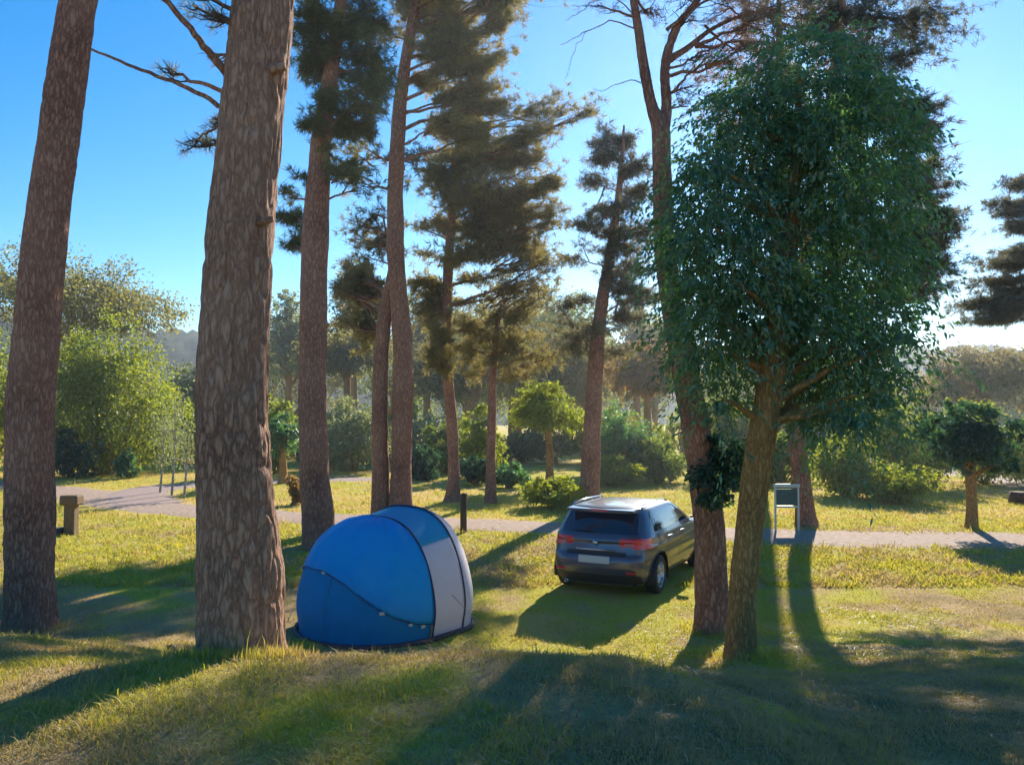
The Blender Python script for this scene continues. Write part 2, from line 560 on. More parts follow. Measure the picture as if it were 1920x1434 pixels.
# ------------------------------------------------------------------ trees
def spline(pts, n):
    """Catmull-Rom through rows of pts (any columns)"""
    p = np.array(pts, float)
    p = np.vstack([2 * p[0] - p[1], p, 2 * p[-1] - p[-2]])
    m = len(p) - 3
    t = np.linspace(0, m - 1e-6, n)
    i = t.astype(int); f = (t - i)[:, None]
    a, b, c, d = p[i], p[i + 1], p[i + 2], p[i + 3]
    return 0.5 * ((2 * b) + (-a + c) * f + (2 * a - 5 * b + 4 * c - d) * f ** 2 + (-a + 3 * b - 3 * c + d) * f ** 3)


def tube_mesh(c, r, nseg, rough=0.0, seed=0, ridge=0.0, flare=0.0):
    """tapered limb; c (n,3) centre line, r (n,) radius; knobbly and ridged like bark"""
    n = len(c)
    t = np.gradient(c, axis=0)
    t /= np.linalg.norm(t, axis=1)[:, None] + 1e-9
    ref = np.array([1.0, 0, 0]) if abs(t[0, 0]) < 0.8 else np.array([0, 1.0, 0])
    A = np.zeros((n, 3)); a = ref
    for i in range(n):
        a = a - t[i] * a.dot(t[i]); a /= np.linalg.norm(a) + 1e-9
        A[i] = a
    B = np.cross(t, A)
    th = np.arange(nseg) / nseg * 2 * np.pi
    L = np.concatenate([[0], np.cumsum(np.linalg.norm(np.diff(c, axis=0), axis=1))])
    TH, LL = np.meshgrid(th, L)
    rad = np.repeat(r[:, None], nseg, 1)
    if rough:
        w = 6
        rad = rad * (1 + rough * (vnoise(TH / (2 * np.pi) * w, LL * 1.3, seed, w) - .5) * 2)
    if ridge:
        w = 26
        v = np.abs(vnoise(TH / (2 * np.pi) * w + 0.8 * vnoise(TH / (2 * np.pi) * 8, LL * 2.5, seed + 5, 8), LL * 3.2, seed + 1, w) - .5) * 2
        v2 = vnoise(TH / (2 * np.pi) * 60, LL * 14, seed + 2, 60)
        rad = rad - ridge * (1 - np.clip(v * 2.2, 0, 1)) + ridge * 0.5 * (v2 - .5)
    if flare:
        rad = rad * (1 + flare * np.exp(-LL / 0.28) * (0.75 + 0.5 * vnoise(TH / (2 * np.pi) * 5, LL * 0 + .3, seed + 9, 5)))
    V = c[:, None, :] + rad[:, :, None] * (A[:, None, :] * np.cos(TH)[:, :, None] + B[:, None, :] * np.sin(TH)[:, :, None])
    ii = np.arange(n * nseg).reshape(n, nseg)
    jj = np.roll(ii, -1, 1)
    f = np.stack([ii[:-1], jj[:-1], jj[1:], ii[1:]], -1).reshape(-1, 4)
    return V.reshape(-1, 3), f


class Tubes:
    def __init__(self): self.v = []; self.f = []; self.n = 0
    def add(self, c, r, nseg):
        v, f = tube_mesh(np.asarray(c), np.asarray(r), nseg)
        self.v.append(v); self.f.append(f + self.n); self.n += len(v)
    def build(self, name, mat, parent):
        if self.n:
            return build(name, np.concatenate(self.v), np.concatenate(self.f), mat, parent, smooth=True)


def unit(v):
    return v / (np.linalg.norm(v, axis=-1, keepdims=True) + 1e-9)


def needles(cs, dirs, k, L, W, rng, spread=0.9):
    """k needles fanning out of every tuft; one triangle each"""
    n = len(cs)
    d = unit(dirs[:, None, :] + spread * rng.normal(size=(n, k, 3)))
    ln = L * rng.uniform(0.6, 1.25, (n, k, 1))
    side = unit(np.cross(d, rng.normal(size=(n, k, 3)))) * (W * 0.5)
    base = cs[:, None, :] + d * 0.01 + rng.normal(size=(n, k, 3)) * L * 0.12
    tip = base + d * ln + np.array([0, 0, -0.12]) * ln
    V = np.stack([base - side, base + side, tip], 2).reshape(-1, 3)
    Fc = np.arange(n * k * 3).reshape(-1, 3)
    var = np.repeat(np.clip(rng.normal(0.45, 0.16, n)[:, None] + rng.normal(0, .07, (n, k)), 0, 1).reshape(-1), 3)
    return V, Fc, var


def leaves(cs, dirs, L, W, rng, droop=0.3):
    """folded four-corner leaves"""
    n = len(cs)
    d = unit(dirs + 0.55 * rng.normal(size=(n, 3)) + np.array([0, 0, -droop]))
    ln = L * rng.uniform(0.65, 1.3, (n, 1))
    s = unit(np.cross(d, rng.normal(size=(n, 3)))) * (W * 0.5) * rng.uniform(0.7, 1.3, (n, 1))
    up = np.cross(s, d)
    up = unit(up) * W * 0.18
    b = cs; mid = cs + d * ln * 0.45
    tip = cs + d * ln + np.array([0, 0, -0.15]) * ln
    V = np.stack([b, mid + s + up, tip, mid - s + up], 1).reshape(-1, 3)
    q = np.arange(n * 4).reshape(n, 4)
    Fc = np.concatenate([q[:, [0, 1, 2]], q[:, [0, 2, 3]]])
    var = np.repeat(np.clip(rng.normal(0.45, 0.2, n), 0, 1), 4)
    return V, Fc, var


def trunk(parent, rows, mat, nseg, nlen, rough, ridge, flare, seed, name='trunk'):
    """rows: (x, y, z, radius)"""
    c = spline(rows, nlen)
    v, f = tube_mesh(c[:, :3], np.maximum(c[:, 3], 0.01), nseg, rough, seed, ridge, flare)
    build(name, v, f, mat, parent, smooth=True)
    return c


def px_rows(rows, d, slope=0.0):
    """trunk given as photograph pixels (x, y, width) at distance d"""
    out = []
    for px, py, w in rows:
        p = P(px, py, d)
        out.append((*p, w * d / F / 2))
    return out


def limb(a, b, sag, rng, n=10):
    a = np.asarray(a); b = np.asarray(b)
    m = (a + b) / 2 + np.array([0, 0, sag]) + rng.normal(size=3) * 0.05 * np.linalg.norm(b - a)
    t = np.linspace(0, 1, n)[:, None]
    c = (1 - t) ** 2 * a + 2 * t * (1 - t) * m + t ** 2 * b
    c[1:-1] += rng.normal(size=(n - 2, 3)) * 0.012 * np.linalg.norm(b - a)
    return c


def attach(c, target, rise, near=0.0):
    """place on a trunk's centre line from which a limb leaves for target"""
    hd = np.hypot(c[:, 0] - target[0], c[:, 1] - target[1])
    score = np.abs(c[:, 2] - (target[2] - rise * hd)) + near * hd
    return int(np.argmin(score))


def pine(name, label, cat, group, base, rows, pads, mat, bark, seed, d, tuft=26, nl=0.15, nw=0.014, per=14, flat=0.55,
         rise=0.35, trunk_kw=None, twins=(), spread_d=0.9, extra=None, top_pads=(), fill=0):
    """pine with a bare tapered trunk, limbs, and flat pads of needle tufts at the limb ends.
       pads: (px, py, rx, ry[, depth offset, density]) in photograph pixels at the tree's distance"""
    rng = np.random.default_rng(seed)
    root = thing(name, label, cat, base, group=group)
    kw = dict(nseg=20, nlen=70, rough=0.07, ridge=0.012, flare=0.35)
    kw.update(trunk_kw or {})
    c = trunk(root, rows, bark, seed=seed, **kw)
    cc_all = c
    for i, tr in enumerate(twins):
        cc_all = np.concatenate([cc_all, trunk(root, tr, bark, seed=seed + 11 + i, **kw)])
    twigs = Tubes(); V = []; Fc = []; VA = []; n0 = 0
    allp = []
    for p in pads:
        px, py, rx, ry = p[:4]
        dd = p[4] if len(p) > 4 else rng.uniform(-1, 1) * spread_d
        den = p[5] if len(p) > 5 else 1.0
        ctr = P(px, py, d + dd)
        allp.append((ctr, rx * d / F, ry * d / F, den, None))
    for k in range(fill if len(allp) > 1 else 0):
        a = allp[rng.integers(len(allp))]
        near = sorted(allp, key=lambda q: np.linalg.norm(q[0] - a[0]))[1:5]
        b = near[rng.integers(len(near))]
        t = rng.uniform(0.3, 0.7)
        sc = rng.uniform(0.55, 0.95)
        j = rng.normal(size=3) * np.array([0.6, 0.8, 0.45]) * a[1]
        allp.append((a[0] * (1 - t) + b[0] * t + j, a[1] * sc, a[2] * sc * 1.25, min(a[3], b[3]) * 0.68, a[0] * 0.5 + c[attach(c, a[0], rise), :3] * 0.5))
    allp += [(*q, None) for q in top_pads]
    for ctr, rx, ry, den, src in allp:
        i = attach(cc_all, ctr, rise, 0.5)
        a = cc_all[i, :3] if src is None else src
        ln = np.linalg.norm(ctr - a)
        r0 = min(cc_all[i, 3] * 0.6, 0.012 + 0.016 * ln)
        cl = limb(a, ctr, -0.08 * ln + 0.05, rng)
        rr = np.linspace(r0, 0.008, len(cl))
        v, f = tube_mesh(cl, rr, 7)
        build('branch', v, f, bark, root, smooth=True)
        ntw = max(5, int(den * (9 + 12 * min(rx, 1.4) / 0.6)))
        for k in range(ntw):
            s = rng.uniform(0.5, 1.0)
            st = cl[int(s * (len(cl) - 1))]
            q = rng.normal(size=3); q /= np.linalg.norm(q)
            q *= rng.uniform(0.45, 1.45)
            e = ctr + q * np.array([rx, rx * 0.9, ry * 1.15])
            e[2] -= 0.30 * ry * rng.uniform(-.6, 1.6) * np.hypot(q[0], q[1])
            tw = limb(st, e, -0.05, rng, 5)
            twigs.add(tw, np.linspace(0.008, 0.003, 5), 3)
            nt = max(3, int(tuft * den * rng.uniform(0.6, 1.2) / 3.4))
            tt = rng.uniform(0.25, 1.05, nt)
            pos = np.stack([np.interp(tt, np.linspace(0, 1, 5), tw[:, j]) for j in range(3)], 1)
            pos += rng.normal(size=pos.shape) * np.array([0.30, 0.30, 0.22]) * np.array([rx, rx, ry]) * 0.6
            dr = unit(np.tile(e - st, (nt, 1)) + rng.normal(size=(nt, 3)) * 0.4 * np.linalg.norm(e - st)) + np.array([0, 0, 0.35])
            v, f, va = needles(pos, unit(dr), per, nl, nw * 0.85, rng)
            V.append(v); Fc.append(f + n0); VA.append(va); n0 += len(v)
    if extra: extra(root, c, rng)
    tw = twigs.build('twigs', M['twig'], root)
    if tw: tag(tw, kind='stuff')
    if n0:
        build('crown', np.concatenate(V), np.concatenate(Fc), mat, root, attrs={'var': np.concatenate(VA)})
    return root, c


def top_crown(x, y, z0, z1, r, n, seed):
    """pads of the crown where it goes on above the picture"""
    rng = np.random.default_rng(seed)
    out = []
    for k in range(n):
        z = rng.uniform(z0, z1)
        t = (z - z0) / (z1 - z0)
        R_ = r * (1 - 0.65 * t) * rng.uniform(0.35, 1.0)
        an = rng.uniform(0, 2 * math.pi)
        s = rng.uniform(0.5, 0.9)
        out.append((np.array([x + R_ * math.cos(an), y + R_ * math.sin(an), z]), s, s * 0.45, 0.8))
    return out


GRP = 'tall pine trees on the camping ground'

# 1 big trunk on the bank, left of the tent
D1 = 5.75
b1 = P(458, 1205, D1); b1[2] = H(b1[0], b1[1]) - 0.05
rows = [(*b1, 0.255)] + px_rows([(452, 1100, 150), (447, 1000, 142), (437, 850, 134), (434, 700, 130), (444, 550, 127), (456, 400, 124), (473, 200, 119), (495, 0, 113)], D1)
t_ = P(520, -250, D1); rows.append((*t_, 0.205))
rows += [(t_[0] + 0.2, t_[1], 10.0, 0.16), (t_[0] + 0.3, t_[1] + .1, 13.5, 0.07), (t_[0] + 0.3, t_[1] + .1, 15.0, 0.02)]


def big_extra(root, c, rng):
    def br(pts, r0, r1):
        cc = spline(pts, 24)
        cc[1:-1] += rng.normal(size=(22, 3)) * 0.006
        v, f = tube_mesh(cc, np.linspace(r0, r1, 24), 8)
        build('branch', v, f, M['bark'], root, smooth=True)
        return cc
    br([P(455, 175, D1), P(412, 120, D1 - .1), P(370, 70, D1 - .2), P(300, -12, D1 - .3), P(240, -110, D1 - .4)], 0.036, 0.014)
    br([P(455, 215, D1), P(412, 196, D1 - .05), P(330, 156, D1), P(250, 125, D1 + .2), P(172, 93, D1 + .5)], 0.022, 0.010)
    br([P(455, 250, D1), P(415, 235, D1), P(380, 255, D1), P(345, 268, D1 - .05)], 0.014, 0.004)
    br([P(330, 156, D1), P(318, 138, D1), P(296, 122, D1)], 0.006, 0.003)
    # knots and a broken stub on the trunk
    for px, py, s in ((524, 130, 1.0), (505, 415, .7)):
        g_ = Geo()
        a = P(px - 26, py + 4, D1 - .12); b = P(px + 8 * s, py - 4, D1 - .22)
        g_.tube([a, (a + b) / 2, b], [0.05 * s, 0.042 * s, 0.03 * s], 10)
        g_.v = [tuple(np.array(q) - np.array(root.location)) for q in g_.v]
        g_.obj('stub', M['bark_big'], root, smooth=True)


pine('pine_tree', 'thickest pine trunk with furrowed brown bark, on the bank left of the blue tent', 'pine tree', GRP, b1, rows,
     [(365, 262, 36, 14, -.05, .7), (398, 222, 22, 18, .1, .7), (400, 262, 26, 12, .1, .6), (398, 20, 40, 22, -.1, .7), (360, 10, 34, 16, -.2, .6), (395, 100, 26, 14, .2, .5), (310, 128, 26, 8, 0, .35), (335, -40, 40, 20, -.3, .7), (540, -60, 50, 20, .3, .7)],
     M['needle_blue'], M['bark_big'], 101, D1, tuft=14, nl=0.085, nw=0.006, per=10,
     trunk_kw=dict(nseg=170, nlen=460, rough=0.06, ridge=0.018, flare=0.30), extra=big_extra,
     top_pads=top_crown(t_[0] + .3, t_[1], 10.5, 15.0, 2.2, 14, 7))

# 2 leaning trunk at the left edge
D2 = 11.0
b2 = P(58, 1172, D2); b2[2] = H(b2[0], b2[1]) - 0.05
rows = [(*b2, 0.325)] + px_rows([(56, 1060, 84), (56, 900, 84), (58, 750, 84), (70, 600, 80), (85, 450, 76), (105, 300, 72), (124, 150, 68), (148, 0, 64)], D2)
t_ = P(190, -260, D2); rows.append((*t_, 0.19)); rows.append((t_[0] + .3, t_[1], 14.5, 0.08)); rows.append((t_[0] + .3, t_[1], 16, 0.02))
pine('pine_tree', 'bare pine trunk leaning right at the left edge of the camping ground', 'pine tree', GRP, b2, rows, [], M['needle_dark'], M['bark'], 102, D2,
     trunk_kw=dict(nseg=110, nlen=320, rough=0.07, ridge=0.015, flare=0.16), top_pads=top_crown(t_[0] + .2, t_[1], 12.5, 16, 2.0, 12, 8))

# 3 trunk rising behind the tent's left side
D3 = 17.5
b3 = P(598, 1025, D3); b3[2] = -0.05
rows = [(*b3, 0.34)] + px_rows([(595, 950, 56), (588, 850, 53), (585, 700, 52), (588, 550, 50), (594, 400, 47), (602, 270, 40), (622, 130, 30), (640, 0, 24), (655, -140, 14), (660, -230, 5)], D3)
pine('pine_tree', 'straight dark pine trunk rising directly behind the left side of the blue tent', 'pine tree', GRP, b3, rows,
     [(600, 85, 48, 26), (650, 55, 60, 24), (590, 25, 45, 22), (695, 100, 45, 22), (640, 140, 62, 26), (690, 185, 55, 22), (612, 190, 40, 22), (655, 235, 55, 22), (700, 30, 45, 20), (572, 115, 24, 20),
      (650, -20, 70, 30), (600, -70, 80, 30), (690, -80, 80, 30), (650, -150, 60, 30), (720, 140, 30, 18), (668, 300, 48, 14, 0, .45), (690, 345, 42, 14, 0, .4), (640, 320, 30, 14, 0, .4), (585, 230, 26, 18),
      (536, 400, 22, 22, 1.5), (545, 450, 24, 20, 1.5), (535, 360, 20, 16, 1.5, .6), (560, 330, 20, 12, 0, .5)],
     M['needle_dark'], M['bark'], 103, D3, fill=56, tuft=30, nl=0.19, nw=0.022, per=14, trunk_kw=dict(nseg=48, nlen=150, rough=0.08, ridge=0.012))

# 4 twin trunks behind the tent
D4 = 22.0
b4 = P(752, 976, D4); b4[2] = -0.05
rows = [(*b4, 0.33)] + px_rows([(752, 900, 40), (754, 780, 39), (756, 660, 37), (748, 560, 35), (742, 460, 33), (742, 330, 30), (752, 180, 26), (770, 60, 20), (790, -60, 14), (800, -190, 5)], D4)
tw4 = [(*(P(714, 976, D4 + .1) * [1, 1, 0] + [0, 0, -.05]), 0.27)] + px_rows([(713, 900, 33), (712, 780, 31), (714, 680, 28), (722, 590, 26), (738, 510, 22), (742, 440, 12)], D4 + .1)
pine('pine_tree', 'twin pine trunks joined higher up, standing behind the top of the blue tent', 'pine tree', GRP, b4, rows,
     [(790, 45, 58, 30), (850, 20, 60, 32), (885, 75, 58, 34), (925, 115, 44, 28), (840, 115, 58, 32), (905, 175, 48, 28), (800, 150, 36, 18), (945, 45, 36, 24), (955, 0, 40, 28), (950, 195, 24, 14),
      (865, -45, 90, 36), (780, -60, 80, 36), (880, -120, 90, 36), (940, -70, 60, 30), (850, 225, 48, 24), (905, 250, 46, 20), (870, 160, 55, 30), (830, 60, 60, 32), (770, 0, 50, 28), (720, 60, 40, 20, 0, .6),
      (690, 480, 44, 30, 1, .5), (640, 540, 44, 34, 1.5, .5), (690, 620, 40, 34, 1, .5), (660, 330, 50, 30, 1, .35), (700, 400, 40, 30, 1, .35), (650, 410, 36, 30, 1.5, .35), (690, 290, 40, 24, 1, .4), (800, 290, 40, 26, .5, .5), (800, -150, 80, 36), (680, 450, 40, 12, 1, .3), (685, 540, 38, 22, 2.), (660, 510, 26, 22, 2.), (665, 600, 48, 14, 1.5, .6)],
     M['needle_olive'], M['bark'], 104, D4, fill=86, tuft=34, nl=0.22, nw=0.028, per=14, trunk_kw=dict(nseg=40, nlen=140, ridge=0.012), twins=[tw4])

# 5 slender pine with an ivy-dark lower crown
D5 = 27.0
b5 = P(848, 940, D5); b5[2] = -0.05
rows = [(*b5, 0.26)] + px_rows([(851, 880, 22), (846, 780, 21), (838, 680, 20), (838, 560, 19), (845, 440, 17), (852, 330, 13), (862, 250, 8), (866, 210, 4)], D5)
pine('pine_tree', 'slender pine with a wide ragged dark crown, above the small wooden post', 'pine tree', GRP, b5, rows,
     [(860, 295, 58, 24), (930, 285, 58, 24), (985, 250, 42, 18), (820, 330, 44, 22), (885, 365, 68, 28), (955, 355, 48, 22), (830, 415, 46, 26), (910, 425, 68, 28), (975, 445, 46, 18), (865, 475, 56, 20), (1000, 290, 30, 14),
      (1005, 480, 36, 14, 0, .7), (825, 565, 28, 26), (828, 625, 24, 24), (830, 680, 22, 22), (900, 515, 56, 16, 0, .6), (960, 535, 54, 14, 0, .5), (1050, 185, 48, 10, 0, .5), (1125, 200, 40, 9, 0, .45), (890, 560, 50, 14, 0, .5),
      (850, 240, 40, 20), (900, 235, 40, 20), (1010, 210, 36, 12, 0, .6), (930, 470, 40, 14, 0, .7), (790, 470, 30, 14, 0, .4), (800, 520, 30, 14, 0, .4), (1020, 385, 40, 14, 0, .6), (1040, 340, 30, 12, 0, .4), (1030, 300, 40, 24, 0, .3), (1050, 420, 40, 24, 0, .35), (1040, 500, 46, 26, 0, .35), (1010, 560, 50, 26, 0, .4), (800, 600, 40, 30, 0, .4), (880, 610, 50, 24, 0, .4), (770, 420, 30, 30, 0, .35), (1070, 220, 40, 16, 0, .3), (960, 300, 50, 30, 0, .8), (940, 400, 60, 34, 0, .9), (880, 330, 60, 34, 0, .9), (790, 570, 34, 26, 0, .4)],
     M['needle_olive'], M['bark'], 105, D5, fill=90, tuft=36, nl=0.26, nw=0.032, per=14, spread_d=1.5, trunk_kw=dict(nseg=24, nlen=100, ridge=0.01))

# 6 thin pine
D6 = 26.5
b6 = P(919, 945, D6); b6[2] = -0.05
rows = [(*b6, 0.19)] + px_rows([(920, 880, 18), (922, 780, 16), (925, 690, 13), (932, 620, 9), (940, 570, 5)], D6)
pine('pine_tree', 'thin young pine stem with sparse olive needles, right of the small wooden post', 'pine tree', GRP, b6, rows,
     [(895, 615, 46, 20, 0, .7), (960, 635, 54, 20, 0, .7), (990, 595, 50, 18, 0, .6), (930, 675, 46, 18, 0, .6), (872, 650, 36, 20, 0, .7), (1012, 660, 44, 18, 0, .6), (940, 590, 40, 18, 0, .7), (890, 700, 34, 14, 0, .5), (975, 700, 40, 14, 0, .5)],
     M['needle_olive'], M['bark'], 106, D6, fill=24, tuft=30, nl=0.25, nw=0.028, per=12, spread_d=1.2, trunk_kw=dict(nseg=16, nlen=70, ridge=0.006))

# 7 pine behind the car
D7 = 25.0
b7 = P(1106, 955, D7); b7[2] = -0.05
rows = [(*b7, 0.34)] + px_rows([(1107, 900, 36), (1110, 800, 33), (1116, 700, 30), (1124, 600, 25), (1140, 500, 20), (1156, 400, 15), (1166, 300, 9), (1170, 235, 4)], D7)
pine('pine_tree', 'reddish pine trunk behind the car roof with open layered needle pads', 'pine tree', GRP, b7, rows,
     [(1170, 262, 34, 14), (1130, 295, 42, 11), (1200, 308, 34, 13), (1108, 338, 42, 11, 0, .8), (1192, 358, 42, 14), (1150, 388, 56, 13), (1090, 418, 38, 12, 0, .7), (1205, 428, 36, 16), (1160, 465, 48, 14), (1195, 500, 42, 18), (1212, 550, 32, 18),
      (1130, 518, 38, 11, 0, .6), (1085, 560, 38, 11, 0, .6), (1180, 590, 42, 15), (1080, 650, 54, 16, 0, .6), (1150, 655, 38, 16, 0, .6), (1070, 480, 30, 10, 0, .5), (1105, 610, 40, 12, 0, .6), (1040, 600, 30, 10, 0, .4), (1175, 540, 30, 14)],
     M['needle_blue'], M['bark'], 107, D7, fill=36, tuft=32, nl=0.22, nw=0.026, per=13, spread_d=1.4, trunk_kw=dict(nseg=30, nlen=110, ridge=0.01))

# 8 forked pine in front of the car's nose
bA = G(1338, 1185); DA = bA[1]
rows = [(bA[0], bA[1], bA[2] - .06, 0.23)] + px_rows([(1334, 1100, 60), (1330, 1000, 57), (1320, 900, 55), (1304, 800, 52), (1284, 700, 48), (1265, 600, 44), (1250, 500, 41), (1243, 400, 38), (1240, 300, 36), (1238, 240, 34), (1222, 200, 22), (1208, 130, 19), (1198, 60, 17), (1188, 0, 15)], DA)
t_ = P(1165, -160, DA); rows.append((*t_, 0.04)); t_ = P(1150, -320, DA); rows.append((*t_, 0.012))
forkr = px_rows([(1238, 262, 24), (1250, 200, 20), (1246, 140, 19), (1252, 100, 18), (1270, 50, 15), (1305, 5, 13), (1340, -60, 10), (1365, -200, 5)], DA + .05)
forkb = px_rows([(1250, 115, 12), (1290, 90, 10), (1335, 55, 8), (1390, 30, 6), (1450, 15, 4)], DA + .1)


def fork_extra(root, c, rng):
    for pts, r0, r1 in (([P(1200, 60, DA), P(1150, 40, DA), P(1100, 60, DA - .1), P(1050, 85, DA - .1)], .011, .003), ([P(1100, 60, DA - .1), P(1075, 100, DA), P(1060, 150, DA)], .005, .002),
                        ([P(1195, 30, DA), P(1140, -5, DA), P(1090, 20, DA), P(1060, 40, DA)], .009, .003), ([P(1215, 165, DA), P(1180, 150, DA), P(1130, 170, DA), P(1110, 165, DA)], .008, .002),
                        ([P(1246, 330, DA), P(1205, 345, DA), P(1185, 330, DA)], .008, .003)):
        cc = spline(pts, 14); cc[1:-1] += rng.normal(size=(12, 3)) * .012
        v, f = tube_mesh(cc, np.linspace(r0, r1, 14), 6)
        build('branch', v, f, M['bark'], root, smooth=True)


pine('pine_tree', 'pine with a curved trunk forking in two near its top, hiding the car bonnet', 'pine tree', GRP, bA, rows,
     [(1225, 15, 46, 14, 0, .5), (1300, 38, 50, 16, 0, .5), (1350, 8, 54, 18, 0, .6), (1400, 55, 54, 20, 0, .6), (1330, 100, 46, 16, 0, .5), (1300, 160, 36, 18, 0, .5), (1440, 15, 54, 20, .3, .7), (1120, 10, 46, 8, 0, .3), (1380, 110, 40, 20, .4, .6),
      (1290, 200, 30, 20, .2, .5), (1300, -30, 60, 20, 0, .6), (1400, -40, 70, 24, .3, .7), (1240, -60, 60, 20, 0, .6), (1180, -80, 50, 20, -.2, .6), (1340, -120, 70, 30, .3, .8), (1230, -180, 60, 30, 0, .8), (1160, -230, 50, 25, 0, .8)],
     M['needle_rust'], M['bark'], 108, DA, fill=26, tuft=20, nl=0.10, nw=0.009, per=10, spread_d=0.5,
     trunk_kw=dict(nseg=64, nlen=220, rough=0.07, ridge=0.012, flare=0.34), twins=[forkr, forkb], extra=fork_extra)

# 9 tall conifer behind the dark tree
DC = 21.0
bC = P(1512, 988, DC); bC[2] = -0.05
rows = [(*bC, 0.25)] + px_rows([(1506, 920, 33), (1496, 840, 32), (1490, 740, 31), (1496, 600, 29), (1515, 450, 26), (1540, 300, 22), (1562, 150, 18), (1580, 0, 13), (1595, -150, 8), (1600, -260, 4)], DC)
pine('conifer_tree', 'tall conifer behind the dark leafy tree, purplish sprays showing at upper right', 'conifer tree', 'conifers beyond the dark leafy tree', bC, rows,
     [(q if q[0] > 1540 else (*q[:4], 0.0, 0.42)) for q in [(1640, 30, 84, 30), (1725, 35, 62, 28), (1700, 105, 56, 26), (1620, 110, 58, 28), (1560, 40, 66, 30), (1740, 195, 36, 12), (1718, 255, 52, 16), (1742, 310, 38, 11), (1738, 368, 42, 11), (1745, 418, 46, 10), (1752, 458, 46, 9), (1760, 510, 44, 9),
      (1735, 550, 40, 12), (1690, 330, 56, 22), (1690, 210, 46, 20), (1660, 170, 50, 22), (1700, 420, 50, 16), (1705, 480, 50, 16), (1700, 530, 50, 16), (1550, -50, 110, 36), (1660, -60, 110, 36), (1480, 0, 70, 30), (1450, 80, 60, 26), (1590, -140, 110, 40),
      (1760, 345, 30, 8), (1770, 395, 36, 8), (1772, 440, 34, 7), (1765, 485, 40, 8), (1450, 180, 60, 30), (1420, 260, 60, 30), (1600, 220, 70, 36), (1380, 330, 50, 26), (1620, 330, 70, 36), (1560, 420, 80, 40), (1460, 420, 70, 40), (1650, 450, 60, 36), (1520, 560, 80, 36), (1620, 580, 70, 30)]],
     M['needle_blue'], M['bark'], 109, DC, fill=44, tuft=34, nl=0.20, nw=0.024, per=13, spread_d=1.4, rise=0.15, trunk_kw=dict(nseg=36, nlen=120, ridge=0.01))

# a taller one further back, added to shade the foreground, airy top showing
DT = 32.0
bT = P(1424, 920, DT); bT[2] = -0.05
rows = [(*bT, 0.34)] + px_rows([(1430, 800, 30), (1446, 600, 28), (1462, 400, 25), (1466, 250, 23), (1462, 100, 15), (1460, -40, 6)], DT)
rgT = np.random.default_rng(44)
padsT = [(1475 + rgT.uniform(-1, 1) * (165 - 0.25 * abs(y_ - 180)), y_, rgT.uniform(42, 66), rgT.uniform(20, 30), rgT.uniform(-3, 3), .46) for y_ in np.linspace(-10, 330, 42)]
pine('conifer_tree', 'farthest conifer, added to shade the foreground, airy top above the dark leafy tree', 'conifer tree', 'conifers beyond the dark leafy tree', bT, rows, padsT,
     M['needle_rust'], M['bark_brown'], 111, DT, fill=12, tuft=34, nl=0.28, nw=0.036, per=12, rise=0.1, trunk_kw=dict(nseg=24, nlen=90, ridge=0.01))

# 10 layered conifer at the right edge
DR = 24.0
xr = P(2010, 900, DR)[0]
rows = [(xr, DR, -.05, .3), (xr, DR, 3, .26), (xr - .05, DR, 6, .2), (xr, DR, 9, .11), (xr, DR, 11, .03)]
pine('conifer_tree', 'conifer with flat drooping layers reaching in from the right edge', 'conifer tree', 'conifers beyond the dark leafy tree', (xr, DR, -.05), rows,
     [(1905, 345, 26, 14, 0), (1892, 398, 34, 7, 0), (1910, 420, 30, 10, 0), (1905, 470, 54, 8, -.3), (1880, 495, 56, 8, 0), (1862, 530, 64, 8, .3), (1850, 565, 70, 9, 0), (1862, 598, 66, 9, -.4), (1895, 580, 60, 12, 0), (1900, 540, 60, 12, .5), (1915, 380, 30, 10, 0),
      (1960, 330, 60, 14), (1980, 420, 80, 14), (2060, 360, 70, 14), (2090, 450, 80, 14), (2110, 540, 90, 14), (2010, 260, 50, 14), (2020, 560, 90, 14), (1950, 480, 70, 14), (2010, 190, 40, 14)],
     M['needle_blue'], M['bark_brown'], 110, DR, fill=14, tuft=38, nl=0.19, nw=0.024, per=13, spread_d=0.8, rise=-0.12, trunk_kw=dict(nseg=24, nlen=70, ridge=0.01))


# ------------------------------------------------------------------ leafy trees and shrubs
def lobes_fill(lobes, n, L, W, rng, clump=0.35, droop=0.35, shell=0.55):
    """leaf positions in clumps spread through ellipsoid lobes; lobes: (centre, rx, ry, rz)"""
    vol = np.array([l[1] * l[2] * l[3] for l in lobes]) ** 0.75
    cnt = (n * vol / vol.sum()).astype(int)
    P_, D_ = [], []
    for (c, rx, ry, rz), m in zip(lobes, cnt):
        if m < 4: continue
        R3 = np.array([rx, ry, rz])
        nc = max(6, int(m / 26))
        q = unit(rng.normal(size=(nc, 3))) * (rng.uniform(shell ** 3, 1, (nc, 1)) ** (1 / 3)) * rng.uniform(0.82, 1.1, (nc, 1))
        cc = c + q * R3
        k = rng.integers(0, nc, m)
        sig = clump * np.cbrt(rx * ry * rz) * rng.uniform(0.25, 0.6, (nc, 1))
        p = cc[k] + rng.normal(size=(m, 3)) * sig[k] * np.array([1, 1, 0.75])
        P_.append(p)
        D_.append(unit(q[k] + 0.25 * rng.normal(size=(m, 3))))
    return leaves(np.concatenate(P_), np.concatenate(D_), L, W, rng, droop)


